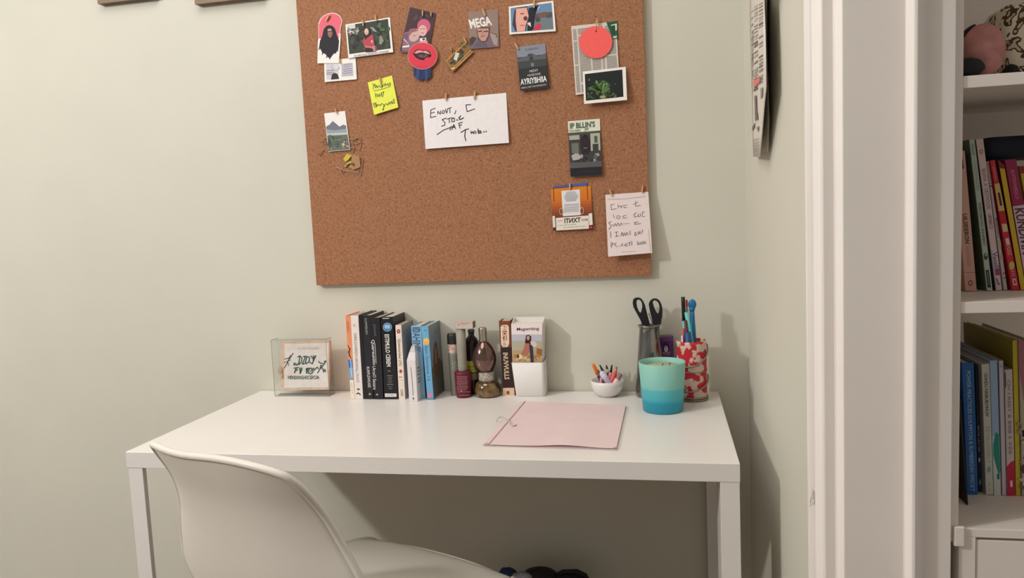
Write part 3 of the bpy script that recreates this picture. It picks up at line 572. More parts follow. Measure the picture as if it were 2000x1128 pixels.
# picture frames at the top left
FR = mat((126, 106, 84), .5, noise=.05)
for x0, x1, lab in [(190, 303, 'brown picture frame further from the cork board, only lower edge in view'), (380, 515, 'brown picture frame nearer the cork board, only lower edge in view')]:
    a, c = onY(x0, 1, -.02), onY(x1, 1, -.02); z = (a.z+c.z)/2+.0
    t = thing('picture_frame', lab, 'picture frame', ((a.x+c.x)/2, -.02, z)); 
    sl = (c.z-a.z)
    def fb(x0_, z0_, x1_, z1_, nm, y0, y1, mt):
        b = MB(); b.prism([(x0_, y0, z0_), (x1_, y0, z0_), (x1_, y0, z1_), (x0_, y0, z1_)], (0, y1-y0, 0), mt); b.build(nm, t)
    Wd = .015; X0, X1 = a.x, c.x; z0 = z; z1 = z+.24
    fb(X0, z0, X1, z0+Wd, 'frame_rail', -.02, 0, FR); fb(X0, z1-Wd, X1, z1, 'frame_rail', -.02, 0, FR); fb(X0, z0+Wd, X0+Wd, z1-Wd, 'frame_stile', -.02, 0, FR); fb(X1-Wd, z0+Wd, X1, z1-Wd, 'frame_stile', -.02, 0, FR)
    fb(X0+Wd, z0+Wd, X1-Wd, z1-Wd, 'picture', -.012, -.004, mat((206, 198, 186), .6, noise=.1, scale=20))

# newspaper hanging on the right wall
nw = thing('hanging_newspaper', 'long newspaper sheets hanging on the side wall beside the desk', 'newspaper', (XR-.02, -.42, 1.3))
PAPER = patch_mat((120, 116, 110), (214, 208, 196), scale=55, th=.46, sharp=.05)
PAPER0 = mat((214, 207, 195), .7, noise=.02, scale=40)
NPL = [Plane((XR-.0125, -.30, 1.3), (-1, .045, 0)), Plane((XR-.005, -.38, 1.3), (-1, .03, 0)), Plane((XR-.001, -.40, 1.3), (-1, .02, 0))]
def sheet(px, pl, mt, name, wave=.0):
    """px: rows (left x, right x, y)"""
    b = MB(); n = 6
    for i, (xa, xb, y) in enumerate(px):
        for j in range(n+1): b.v.append(pl.at(xa+(xb-xa)*j/n, y, wave*math.sin(j*1.1+i*.8)))
    for i in range(len(px)-1):
        for j in range(n): q = i*(n+1)+j; b.face([q, q+1, q+n+2, q+n+1], mt, True)
    return b.build(name, nw, solid=.0005)
fs = sheet([(1464, 1497, -40), (1464.5, 1493, 0), (1465, 1495, 60), (1466.5, 1496, 110), (1468, 1497, 170), (1469, 1494, 200), (1470, 1489, 260), (1471.5, 1484.5, 306)], NPL[0], PAPER0, 'front_sheet')
sheet([(1476, 1499, -40), (1476, 1499, 0), (1478, 1499, 90), (1480, 1501, 170), (1481, 1502, 230), (1482, 1499, 296)], NPL[1], PAPER0, 'middle_sheet', .0012)
sheet([(1470, 1500.5, -40), (1470, 1500, 60), (1474, 1500, 140)], NPL[2], mat((40, 38, 38), .7), 'gap_shadow')  # dark sheet painted as the shadow in the gap behind the pages
MAIN[nw.name] = fs
Zn = zoom(1440, 0, 3.4188)
p = Print(NPL[0], .0004)
for y in range(40, 600, 22):
    for k, (x0, x1) in enumerate([(92, 110), (114, 140), (146, 174)]):
        if random.random() < .75:
            x0 += random.randint(0, 3)+(y/580*12 if k == 0 else 0); hh = random.randint(5, 17); p.poly(Zn(x0, y+k*-16+20, x1, y+k*-16+2, x1, y+k*-16+2+hh, x0, y+k*-16+20+hh), random.choice([(128, 124, 118), (158, 153, 146), (104, 100, 96), (178, 172, 164)]))
p.poly(Zn(112, 545, 156, 502, 157, 545, 118, 586), (222, 120, 116))
p.poly(Zn(120, 640, 134, 635, 136, 730, 146, 795, 124, 805, 122, 720), (112, 108, 104)); p.poly(Zn(104, 850, 124, 815, 120, 850, 106, 875), (110, 106, 102)); p.poly(Zn(160, 590, 176, 580, 174, 640, 162, 660), (150, 145, 138)); p.poly(Zn(134, 850, 150, 840, 146, 880), (130, 126, 120))
for y in (930, 950, 970, 990, 1005): p.stroke(Zn(110, y+8, 148, y-6), .8, (150, 142, 140))
p.build(nw, 'printed_columns')

# ------------------------------------------------------------------ books
PG = mat((214, 200, 178), .8, noise=.06, scale=300)
def book(name, label, px, Y, z0, depth, cover, prints=None, group=None, pages=PG, rough=.4, board=None, cth=.0016):
    """px: spine corners TL TR BR BL on the plane y = Y"""
    TL, TR, BR, BL = [onY(x, y, Y) for x, y in px]
    dz = z0-min(BR.z, BL.z); 
    for q in (BL, BR): q.z += dz
    base = (BL+BR)/2; base.z = z0
    if z0 != DT:
        for k in (BL, BR): k.z += .0006
    t = thing(name, label, 'book', base, group)
    e = (BR-BL); e.normalize(); u = (TL-BL).normalized()
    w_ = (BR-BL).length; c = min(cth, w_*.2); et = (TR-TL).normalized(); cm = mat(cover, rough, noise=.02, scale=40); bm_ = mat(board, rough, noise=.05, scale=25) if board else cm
    b = MB(); b.prism([BL, BR, TR, TL], (0, c, 0), cm); MAIN[t.name] = b.build('spine', t, bevel=.0006)
    for s, nm in ((0, 'cover_board'), (1, 'cover_board')):
        if s == 0: q = [BL, BL+e*c, TL+et*c, TL]
        else: q = [BR-e*c, BR, TR, TR-et*c]
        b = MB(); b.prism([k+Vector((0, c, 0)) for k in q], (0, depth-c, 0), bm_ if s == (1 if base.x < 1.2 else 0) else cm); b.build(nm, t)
    g = .003
    b = MB(); b.prism([BL+e*c+u*g+Vector((0, c, 0)), BR-e*c+u*g+Vector((0, c, 0)), TR-et*c-u*g+Vector((0, c, 0)), TL+et*c-u*g+Vector((0, c, 0))], (0, depth-c-.003, 0), pages); b.build('pages', t)
    if prints:
        p = Print(Plane((0, Y, 0), (0, -1, 0)), .0002); prints(p); p.build(t, 'printed_spine')
    return t
def vtext(p, s, x0, x1, xb0, xb1, y0, y1, c, bold=0, Zf=None):
    """spine lettering running downward between x0..x1 (top) and xb0..xb1 (bottom)"""
    a = [P1(Zf, x1, y0), P1(Zf, xb1, y1), P1(Zf, x0, y0)]
    p.text(s, *a, c, bold)
Y8 = zoom(660, 590, 5.372)
GB = 'books standing in a row on the desk'
SY = -.097
def pr1(p):
    p.poly(Y8(105, 600, 150, 600, 158, 715, 160, 810, 128, 810, 112, 660), (60, 120, 190)); p.poly(Y8(118, 690, 158, 680, 160, 800, 128, 805), (120, 170, 214)); p.poly(Y8(124, 812, 163, 812, 178, 1012, 136, 1012), (232, 222, 204))
    vtext(p, 'HTINGO', 88, 112, 96, 122, 200, 315, (150, 92, 66), 0, Y8); p.stroke(Y8(105, 450, 125, 500, 108, 520, 138, 590), 1.4, (58, 44, 60)); p.stroke(Y8(128, 480, 118, 570), 1.2, (58, 44, 60)); p.stroke(Y8(132, 600, 140, 660, 135, 700, 148, 780), 1, (230, 236, 240)); vtext(p, 'IIDAR', 134, 150, 146, 162, 850, 960, (196, 186, 166), 0, Y8)
book('orange_book', 'thin book with orange spine turning blue and cream, leftmost on the desk', Y8(78, 140, 132, 140, 180, 1017, 135, 1017), SY, DT, .09, (232, 146, 104), pr1, GB)
def pr2(p):
    vtext(p, 'XABIER ZAVISIRREDO ARRONDALL TRUNTE', 166, 196, 198, 222, 320, 840, (120, 110, 112), 0, Y8); vtext(p, 'ic', 158, 190, 162, 192, 232, 255, (120, 110, 112), 0, Y8); p.poly(Y8(200, 905, 228, 903, 230, 918, 202, 920), (70, 64, 68)); p.stroke(Y8(196, 960, 215, 950, 236, 968), 2, (40, 36, 40))
book('white_book', 'white paperback with small grey spine lettering beside the orange-spined book', Y8(132, 140, 213, 138, 265, 1019, 180, 1017), SY, DT, .092, (232, 222, 216), pr2, GB)
book('thin_black_book', 'thin plain black book beside the white paperback', Y8(214, 132, 255, 132, 305, 1022, 266, 1020), SY+.001, DT, .094, (30, 28, 32), None, GB)
def pr4(p):
    vtext(p, 'KUMMERLIEN', 280, 302, 294, 314, 168, 335, (176, 172, 170), 0, Y8); vtext(p, 'RUMPLEWKARE', 300, 330, 318, 346, 675, 892, (206, 200, 198), .01, Y8); p.ell(*P1(Y8, 335, 962), 2.4, 2.2, (150, 146, 144))
book('black_novel', 'black book with white lettering at head and foot of spine', Y8(257, 135, 343, 135, 371, 1024, 305, 1024), SY, DT, .094, (38, 37, 42), pr4, GB)
def pr5(p):
    vtext(p, 'JGoanil', 366, 396, 380, 406, 228, 350, (120, 118, 118), 0, Y8); vtext(p, 'Quareunitn', 345, 385, 365, 400, 392, 655, (222, 218, 214), .01, Y8); vtext(p, 'LArcsO Sassare', 362, 398, 372, 406, 668, 915, (210, 206, 202), .01, Y8); p.poly(Y8(398, 970, 412, 955, 424, 970, 412, 975), (190, 186, 184)); p.stroke(Y8(388, 430, 402, 640), 1, (206, 202, 198))
book('black_script_book', 'black book with ornate white title running down its spine', Y8(344, 162, 440, 158, 478, 1026, 380, 1026), SY-.001, DT, .094, (34, 33, 38), pr5, GB)
def pr6(p):
    cx, cy = P1(Y8, 519, 260); p.ell(cx, cy, 8.6, 8.6, (178, 200, 216)); p.ell(cx, cy, 7.8, 7.8, (52, 122, 176)); p.ell(cx, cy, 5.6, 5.6, (120, 168, 206)); p.text('ROS', (cx-5, cy-4), (cx+5, cy-4), (cx-5, cy+2), (224, 232, 240)); p.text('wasc', (cx-4, cy+3), (cx+4, cy+3), (cx-4, cy+6), (40, 90, 140))
    p.poly(Y8(466, 164, 536, 164, 537, 172, 468, 172), (210, 206, 202)); vtext(p, 'ESTIMULO CEREM', 490, 536, 514, 556, 335, 672, (232, 228, 222), .02, Y8); p.stroke(Y8(528, 720, 548, 720), 1, (190, 188, 186))
    for i, (y, a, c) in enumerate([(770, 520, 572), (790, 524, 570), (805, 528, 566), (825, 524, 572), (840, 530, 566), (860, 518, 580), (885, 528, 572), (905, 534, 568)]): p.stroke(Y8(a, y, c, y), 1.4 if i in (0, 5) else .9, (128, 126, 126))
    p.poly(Y8(492, 955, 614, 955, 616, 990, 495, 992), (222, 218, 214)); p.text('CTSV', P1(Y8, 512, 964), P1(Y8, 590, 964), P1(Y8, 513, 982), (90, 86, 88))
book('thick_black_book', 'thick black book with round blue badge on its spine', Y8(448, 152, 572, 152, 635, 1018, 488, 1018), SY, DT, .094, (26, 25, 30), pr6, GB, board=(44, 42, 44))
def pr7(p):
    p.ell(*P1(Y8, 636, 305), 3.4, 4.2, (150, 40, 56)); p.ell(*P1(Y8, 636, 305), 1.2, 1.8, (230, 200, 196)); vtext(p, 'Quanturidad (TI)', 622, 656, 636, 668, 385, 665, (86, 74, 72), .01, Y8)
    p.poly(Y8(640, 730, 655, 700, 678, 720, 664, 745), (176, 78, 62)); p.stroke(Y8(640, 785, 672, 782), 1.1, (60, 52, 52)); vtext(p, 'UWI', 654, 684, 658, 688, 915, 980, (84, 74, 70), .01, Y8); p.stroke(Y8(644, 815, 690, 815), .6, (170, 150, 140))
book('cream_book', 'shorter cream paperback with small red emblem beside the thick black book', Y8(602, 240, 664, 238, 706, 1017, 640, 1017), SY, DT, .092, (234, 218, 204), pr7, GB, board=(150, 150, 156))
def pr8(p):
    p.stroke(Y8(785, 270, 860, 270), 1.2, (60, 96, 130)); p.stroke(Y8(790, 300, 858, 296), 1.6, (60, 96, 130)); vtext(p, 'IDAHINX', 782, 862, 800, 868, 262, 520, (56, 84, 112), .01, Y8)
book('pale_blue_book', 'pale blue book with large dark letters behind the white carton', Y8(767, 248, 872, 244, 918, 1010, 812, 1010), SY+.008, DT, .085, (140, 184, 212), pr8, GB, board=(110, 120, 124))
def pr10(p):
    p.ell(*P1(Y8, 928, 410), 6, 7, (232, 196, 104)); p.poly(Y8(890, 420, 955, 405, 960, 440, 894, 450), (226, 180, 110)); vtext(p, 'Sam Svetlana 13', 912, 940, 940, 968, 455, 820, (64, 92, 124), 0, Y8); p.ell(*P1(Y8, 962, 975), 4.6, 4.6, (230, 130, 168)); p.stroke(Y8(905, 290, 925, 300), 1.4, (70, 110, 150)); p.poly(Y8(938, 1005, 1000, 1000, 1002, 1026, 940, 1026), (96, 150, 176))
t = book('sky_blue_book', 'sky blue book showing a grey cover with brown figure', Y8(873, 252, 946, 248, 1006, 1030, 938, 1030), SY-.004, DT, .10, (112, 172, 210), pr10, GB, board=(122, 140, 154))
# picture on that book's right cover
xr = onY(*P1(Y8, 1006, 1030), SY-.004).x; pc = Plane((xr+.0001, 0, .8), (1, 0, .0)); p = Print(pc, .0009)
def CV(y, z): return y, z
mbp = MB()
def cpoly(pts, c, h):  # (depth fraction, height fraction) on the cover
    TRz = onY(*P1(Y8, 946, 248), SY-.004); x_t = TRz.x; zt = TRz.z
    mbp.poly([(xr+(x_t-xr)*v+h, SY-.004+.1*u, DT+(zt-DT)*v) for u, v in pts], ink(c))
cpoly([(.02, .02), (.98, .02), (.98, .42), (.7, .5), (.3, .46), (.02, .4)], (96, 92, 84), .0003)
cpoly([(.25, .3), (.6, .26), (.66, .5), (.62, .7), (.5, .76), (.3, .66), (.2, .45)], (104, 70, 56), .0005); cpoly([(.32, .45), (.5, .45), (.52, .66), (.4, .68)], (150, 110, 84), .0007); cpoly([(.62, .82), (.9, .84), (.88, .92), (.6, .9)], (150, 130, 124), .0005)
mbp.build('printed_cover', t)

# white carton with tapered top
WC = mat((226, 218, 218), .45, noise=.02)
cy0 = -.117; A = onZ(*P1(Y8, 748, 1040), DT); B = onZ(*P1(Y8, 836, 1042), DT)
Yc = (A.y+B.y)/2; x0, x1 = A.x, B.x; dp = .040
ct = thing('white_carton', 'small white carton with tapered top in front of the pale blue book', 'carton', ((x0+x1)/2, Yc, DT))
zs = onY(*P1(Y8, 755, 612), Yc).z; zc = onY(*P1(Y8, 770, 525), Yc).z; zt = onY(*P1(Y8, 775, 458), Yc+.008).z
b = MB(); b.box((x0, Yc, DT), (x1, Yc+dp, zs), WC); b.build('body', ct, bevel=.001)
def frustum(mb, r0, z0, r1, z1, mt):
    n = len(mb.v)
    for (xa, xb, ya, yb), z in ((r0, z0), (r1, z1)): mb.v += [Vector(q) for q in ((xa, ya, z), (xb, ya, z), (xb, yb, z), (xa, yb, z))]
    for q in ([0, 1, 2, 3], [7, 6, 5, 4], [0, 4, 5, 1], [1, 5, 6, 2], [2, 6, 7, 3], [3, 7, 4, 0]): mb.face([n+k for k in q], mt)
b = MB(); frustum(b, (x0, x1, Yc, Yc+dp), zs, (x0+.006, x1-.001, Yc+.006, Yc+dp-.002), zc, WC); b.build('shoulder', ct)
b = MB(); frustum(b, (x0+.006, x1-.001, Yc+.006, Yc+dp-.002), zc, (x0+.011, x1-.004, Yc+.012, Yc+dp-.008), zt, mat((196, 192, 190), .5)); b.build('cap', ct, bevel=.001)
p = Print(Plane((0, Yc, 0), (0, -1, 0)), .0003); p.stroke(Y8(764, 680, 778, 800, 790, 975), 1, (110, 100, 106)); p.poly(Y8(782, 1000, 800, 1000, 794, 1026), (30, 26, 30)); p.build(ct, 'printed_line')
mb2 = MB()
for k, v in enumerate((.2, .32, .44, .6, .72)): mb2.box((x1, Yc+.010, zs-.01-v*.07), (x1+.0004, Yc+.010+[.02, .026, .018, .024, .02][k], zs-.01-v*.07+.004), ink((150, 140, 138)))
mb2.build('printed_lines', ct)

# acrylic display block
def clear_sheet():
    m = bpy.data.materials.new('clear_sheet'); m.use_nodes = True; nt = m.node_tree; nt.nodes.remove(nt.nodes['Principled BSDF'])
    tr = nt.nodes.new('ShaderNodeBsdfTransparent'); tr.inputs[0].default_value = (.985, .992, .988, 1); gl = nt.nodes.new('ShaderNodeBsdfGlossy'); gl.inputs['Roughness'].default_value = .05
    mx = nt.nodes.new('ShaderNodeMixShader'); mx.inputs[0].default_value = .05
    nt.links.new(tr.outputs[0], mx.inputs[1]); nt.links.new(gl.outputs[0], mx.inputs[2]); nt.links.new(mx.outputs[0], nt.nodes['Material Output'].inputs[0]); return m
GL = clear_sheet()
a = onZ(538, 773, DT); c = onZ(643, 774, DT); gx0, gx1 = a.x, c.x; gy0 = (a.y+c.y)/2; gy1 = gy0+.036
gz = (onY(541, 663, gy0).z+onY(641, 663, gy0).z)/2
g = thing('acrylic_frame', 'clear acrylic display box with green lettered card on the desk', 'display box', ((gx0+gx1)/2, gy0, DT))
th = .0022
for nm, A, B in [('front_pane', (gx0, gy0, DT+th), (gx1, gy0+th, gz-th)), ('back_pane', (gx0, gy1-th, DT+th), (gx1, gy1, gz-th)), ('side_pane', (gx0, gy0+th, DT+th), (gx0+th, gy1-th, gz-th)), ('side_pane', (gx1-th, gy0+th, DT+th), (gx1, gy1-th, gz-th)), ('top_pane', (gx0, gy0, gz-th), (gx1, gy1, gz)), ('bottom_pane', (gx0, gy0, DT), (gx1, gy1, DT+th))]:
    b = MB(); b.box(A, B, GL); b.build(nm, g)
EDG = mat((150, 152, 140), .3)
for A, B in [((gx0, gy0, DT+.001), (gx1, gy0, DT+.001)), ((gx0, gy0, gz), (gx1, gy0, gz)), ((gx0, gy0, DT), (gx0, gy0, gz)), ((gx1, gy0, DT), (gx1, gy0, gz)), ((gx1, gy0, gz), (gx1, gy1, gz)), ((gx1, gy0, DT+.001), (gx1, gy1, DT+.001)), ((gx0, gy0, gz), (gx0, gy1, gz))]:
    b = MB(); b.tube([A, B], .0007, EDG, 6); b.build('edge', g)
Z7 = zoom(540, 640, 7.523); gp = Plane((0, gy0+.010, 0), (0, -1, 0))
def gpoly(q): return [gp.at(x, y) for x, y in Z7(*q)]
b = MB(); b.prism(gpoly((60, 205, 782, 185, 770, 905, 62, 918)), (0, .008, 0), mat((222, 190, 168), .7, noise=.06, scale=60)); b.build('card_mount', g)
b = MB(); b.prism([k-Vector((0, .001, 0)) for k in gpoly((122, 235, 768, 222, 764, 868, 118, 882))], (0, .001, 0), mat((232, 222, 216), .6)); b.build('card', g)
p = Print(Plane((0, gy0+.0088, 0), (0, -1, 0)), .0003); GI = (36, 78, 72); DK = (26, 52, 50)
def S7(w_, *q, c=GI): p.stroke(Z7(*q), w_, c)
S7(1.6, 245, 370, 175, 480, 115, 590); S7(1.4, 205, 400, 165, 500, 180, 550); S7(1.4, 120, 460, 215, 428); S7(1.2, 110, 510, 210, 470)
S7(2, 310, 425, 345, 410, 330, 510, 300, 545, 255, 540, 260, 518, 290, 520); S7(2, 350, 415, 375, 440, 365, 500, 330, 540); S7(2, 395, 420, 430, 415, 380, 530, 420, 520); S7(2, 450, 420, 485, 430, 480, 490, 440, 525, 425, 500, 450, 420); S7(1.8, 510, 410, 535, 450, 580, 405, 525, 525, 480, 500); S7(1.6, 545, 405, 535, 520)
S7(2, 258, 590, 325, 580); S7(2, 290, 590, 265, 660); S7(1.8, 270, 628, 315, 612); S7(2.2, 345, 585, 350, 670, 375, 585); S7(2.4, 440, 595, 445, 665, 460, 590); S7(2, 480, 585, 470, 660, 510, 675, 540, 640, 510, 590, 485, 600); S7(2, 500, 640, 545, 590, 555, 620, 600, 575, 615, 600)
S7(1.8, 605, 660, 640, 600, 680, 555, 720, 500, 730, 485, 705, 490, 712, 520); S7(1.8, 620, 490, 640, 515, 690, 525); S7(1.8, 650, 545, 640, 600, 670, 580, 660, 545); S7(1.8, 670, 590, 690, 625, 720, 640, 715, 610, 690, 610, 690, 650)
p.text('HSNIXNGHSCEFCIA', P1(Z7, 168, 700), P1(Z7, 628, 698), P1(Z7, 172, 754), GI, .02); p.text('UO NI IWNEME', P1(Z7, 305, 280), P1(Z7, 628, 270), P1(Z7, 305, 320), (214, 200, 196), .01); p.build(g, 'printed_lettering')
b = MB(); b.ball(gp.at(*P1(Z7, 60, 620), .002), (.007, .003, .012), mat((196, 170, 148), .8)); b.ball(gp.at(*P1(Z7, 78, 700), .002), (.004, .003, .007), mat((206, 180, 156), .8)); b.build('paper_flower', g)

# ------------------------------------------------------------------ bottles
K = zoom(780, 590, 5.371)
def up_at(px, Y): return onY(px[0], px[1], Y)
# grey flask with black cap
Yf = -.045; P0 = onY(*P1(K, 560, 900), Yf); cx = onY(*P1(K, 562, 500), Yf).x; s = 1/5.371/FPX*1.95
fl = thing('grey_flask', 'slim grey flask with black screw cap behind the burgundy tube', 'flask', (cx+.002, Yf, DT))
zz = lambda y: onY(*P1(K, 562, y), Yf).z
FG = mat((128, 128, 116), .45, noise=.02)
b = MB(); b.lathe([(.0125, DT), (.0135, DT+.002), (.0145, zz(650)), (.0150, zz(545)), (.0148, zz(525))], (cx+.002, Yf, 0), FG); b.build('body', fl)
b = MB(); b.lathe([(.0150, zz(525)), (.0152, zz(520)), (.0150, zz(438)), (.0142, zz(432))], (cx+.002, Yf, 0), patch_mat((196, 150, 138), (214, 196, 184), scale=150, th=.5)); b.build('neck_label', fl)
b = MB(); b.lathe([(.0150, zz(432)), (.0157, zz(428)), (.0157, zz(345)), (.0140, zz(325)), (.0, zz(322))], (cx+.002, Yf, 0), mat((46, 46, 44), .3)); b.build('cap', fl)
mb2 = MB()
for r in range(7):
    for q in range(5):
        x, y = P1(K, 560+q*18, 630+r*13); 
        if (r+q) % 3: o = onY(x, y, Yf-.0152); mb2.box((o.x-.0011, o.y, o.z-.0006), (o.x+.0011, o.y+.0002, o.z+.0006), ink((206, 204, 196)))
mb2.build('printed_label', fl)
# burgundy tube with grey body and small box on top
Yt = -.066; cxt = onY(*P1(K, 675, 900), Yt).x; zt_ = lambda y: onY(*P1(K, 675, y), Yt).z; ktop = onY(*P1(K, 660, 500), Yt).x
BU = mat((104, 34, 48), .35, noise=.02); tb = thing('burgundy_tube', 'grey cosmetic tube standing on a burgundy printed cap', 'tube', (cxt, Yt, DT))
b = MB(); b.lathe([(.0190, DT), (.0196, DT+.002), (.0206, DT+.02), (.0222, zt_(735)), (.0222, zt_(725)), (.0135, zt_(718))], (cxt, Yt, 0), BU); b.build('cap', tb)
GT = mat((150, 146, 134), .4, noise=.01)
b = MB(); n = 10; z0_, z1_ = zt_(719), zt_(270); b.lathe([(.0112, 0), (.0118, .004), (.0124, (z1_-z0_)*.5), (.0126, z1_-z0_)], (cxt-.0005, Yt, z0_), GT); b.build('body', tb)
p = Print(Plane((0, Yt-.0222, 0), (0, -1, 0)), .0003)
for i in range(9): p.stroke(K(600+random.randint(0, 10), 780+i*17, 725-random.randint(0, 20), 780+i*17), .8, (176, 128, 140))
p.stroke(K(612, 938, 740, 938), .7, (176, 128, 140)); p.stroke(K(625, 975, 735, 972), .8, (160, 110, 122)); p.ell(*P1(K, 652, 930), 1, 1.4, (206, 170, 176)); p.build(tb, 'printed_text')
Yx = Yt-.014; A = onY(*P1(K, 597, 290), Yx); B = onY(*P1(K, 772, 285), Yx); zb0 = z1_; zb1 = zb0+.0185
bx = thing('small_carton', 'small white carton with pink print lying across the grey tube', 'carton', ((A.x+B.x)/2, Yt, zb0))
b = MB(); b.box((A.x, Yx, zb0), (B.x, Yx+.026, zb1), mat((200, 186, 174), .6, noise=.04)); b.build('body', bx, bevel=.0008)
b = MB(); b.box((B.x, Yx+.001, zb0+.001), (B.x+.0006, Yx+.025, zb1-.001), mat((118, 84, 66), .6)); b.build('end_flap', bx)
p = Print(Plane((0, Yx, 0), (0, -1, 0)), .0002); p.blotch(*P1(K, 612, 205), *P1(K, 655, 245), [(214, 110, 140), (226, 150, 166)], 7, .8, 2); p.stroke(K(668, 218, 740, 214), .8, (150, 130, 124)); p.stroke(K(668, 232, 725, 230), .7, (160, 140, 132)); p.build(bx, 'printed_text')
# dark bottle with yellow label
Yd = -.028; cxd = onY(*P1(K, 765, 560), Yd).x; zd = lambda y: onY(*P1(K, 765, y), Yd).z
dk = thing('dark_bottle', 'dark brown bottle with yellow label between tube and amber bottle', 'bottle', (cxd, Yd, DT))
DG = mat((40, 30, 32), .2, noise=.02, spec=.5)
b = MB(); b.lathe([(.0165, DT), (.0175, DT+.003), (.0175, zd(420)), (.015, zd(380)), (.008, zd(350)), (.0075, zd(320))], (cxd, Yd, 0), DG); b.build('body', dk)
b = MB(); b.lathe([(.0085, zd(320)), (.009, zd(312)), (.009, zd(285)), (.006, zd(278))], (cxd, Yd, 0), mat((70, 70, 78), .3)); b.build('cap', dk)
b = MB(); b.lathe([(.0177, zd(800)), (.0178, zd(798)), (.0178, zd(735)), (.0177, zd(733))], (cxd, Yd, 0), mat((140, 124, 92), .6), cap=False); b.build('paper_band', dk)
b = MB(); b.lathe([(.0177, zd(722)), (.0179, zd(720)), (.0179, zd(605)), (.0177, zd(603))], (cxd, Yd, 0), ramp_mat('Z', zd(722)-DT, zd(603)-DT, [(0, (186, 180, 50)), (.46, (186, 180, 50)), (.5, (50, 46, 20)), (.54, (196, 188, 60)), (1, (170, 160, 60))], constant=True)); b.build('yellow_label', dk)
# amber egg bottle
Ya = -.056; cxa = onY(*P1(K, 920, 900), Ya).x; za = lambda y: onY(*P1(K, 920, y), Ya).z
am = thing('egg_bottle', 'egg-shaped smoky amber glass bottle with silver cap', 'bottle', (cxa, Ya, DT))
AG = mat((122, 98, 90), .1, metal=.85, noise=.1, scale=22, spec=.6); SV = mat((186, 176, 164), .24, metal=.9, noise=.05); 
zl, zh = za(722), za(402); pr_ = []
for i in range(17):
    k = i/16; zq = zl+(zh-zl)*k; r = .031*math.sin(math.pi*(.16+.80*k**.95))**.62; pr_.append((max(.0105, r), zq))
cl = -.0035
b = MB(); b.lathe(pr_, (cxa+cl, Ya, 0), AG, 40); b.build('globe', am)
b = MB(); b.lathe([(.0098, za(405)), (.0104, za(398)), (.0098, za(390)), (.0102, za(290)), (.0108, za(272)), (.009, za(262)), (0, za(260))], (cxa+cl-.001, Ya, 0), SV, 28); b.build('cap', am)
b = MB(); b.lathe([(.0195, za(815)), (.0205, za(808)), (.0200, za(770)), (.0205, za(735)), (.0190, za(722))], (cxa, Ya, 0), patch_mat((140, 133, 124), (192, 184, 172), scale=160, th=.5, rough=.3, sharp=.12), 32); b.build('collar', am)
GG = mat((132, 104, 66), .1, metal=.55, noise=.4, scale=75, spec=.6, coat=.6)
b = MB(); b.lathe([(.026, DT), (.0315, DT+.003), (.0335, DT+.010), (.0335, za(900)), (.029, za(840)), (.0195, za(815))], (cxa+.001, Ya, 0), GG, 40); b.build('base_bowl', am)
# brown book
def pr15(p):
    p.poly(K(1046, 198, 1158, 195, 1175, 468, 1062, 475), (122, 66, 46)); p.poly(K(1062, 255, 1080, 238, 1130, 235, 1148, 255, 1152, 430, 1135, 468, 1085, 470, 1068, 440), (232, 212, 190)); p.poly(K(1080, 300, 1125, 295, 1132, 400, 1086, 405), (150, 74, 50)); vtext(p, 'CEMI', 1082, 1122, 1088, 1128, 308, 398, (236, 214, 190), .02, K); vtext(p, 'Fl', 1082, 1122, 1082, 1124, 248, 285, (150, 90, 66), 0, K); vtext(p, 'edhu', 1086, 1128, 1090, 1130, 415, 462, (150, 90, 66), 0, K)
    p.poly(K(1062, 476, 1175, 470, 1204, 893, 1084, 896), (52, 36, 34)); vtext(p, 'INUVVULLS', 1086, 1138, 1104, 1156, 528, 808, (228, 200, 170), .02, K); p.poly(K(1084, 898, 1204, 895, 1210, 984, 1090, 986), (226, 188, 156)); p.text('e', P1(K, 1122, 928), P1(K, 1156, 928), P1(K, 1124, 966), (80, 52, 40), .03)
book('brown_book', 'brown hardback with cream cartouche between amber bottle and white bin', K(1043, 197, 1160, 194, 1211, 985, 1089, 987), -.054, DT, .05, (110, 62, 46), pr15, 'books standing in a row on the desk', pages=mat((206, 176, 154), .8))

# white bin with a magazine-covered box in it
Yn = -.066; A = onZ(*P1(K, 1222, 990), DT); B = onZ(*P1(K, 1522, 992), DT); zr = onY(*P1(K, 1340, 636), Yn-.004).z
At = onY(*P1(K, 1172, 640), Yn-.004); Bt = onY(*P1(K, 1508, 636), Yn-.004)
BW = mat((228, 224, 220), .35, noise=.01); bn = thing('white_bin', 'white tapered plastic bin on the desk holding a magazine box', 'bin', ((A.x+B.x)/2, Yn+.03, DT))
def rrect(x0, x1, y0, y1, r, n=5):
    out = []
    for cx_, cy_, a0 in ((x1-r, y0+r, -90), (x1-r, y1-r, 0), (x0+r, y1-r, 90), (x0+r, y0+r, 180)):
        for i in range(n+1): a = math.radians(a0+90*i/n); out.append((cx_+r*math.cos(a), cy_+r*math.sin(a)))
    return out
def loft(mb, rings, mt, cap0=True, cap1=True, smooth=True):
    n = len(mb.v); k = len(rings[0])
    for r in rings: mb.v += [Vector(q) for q in r]
    for i in range(len(rings)-1):
        for j in range(k):
            l = (j+1) % k; mb.face([n+i*k+j, n+i*k+l, n+(i+1)*k+l, n+(i+1)*k+j], mt, smooth)
    if cap0: mb.face([n+j for j in range(k)][::-1], mt)
    if cap1: mb.face([n+(len(rings)-1)*k+j for j in range(k)], mt)
def ring(x0, x1, y0, y1, r, z, slope=0): return [(x, y, z+(slope*(y-y0))) for x, y in rrect(x0, x1, y0, y1, r)]
yb1 = -.004
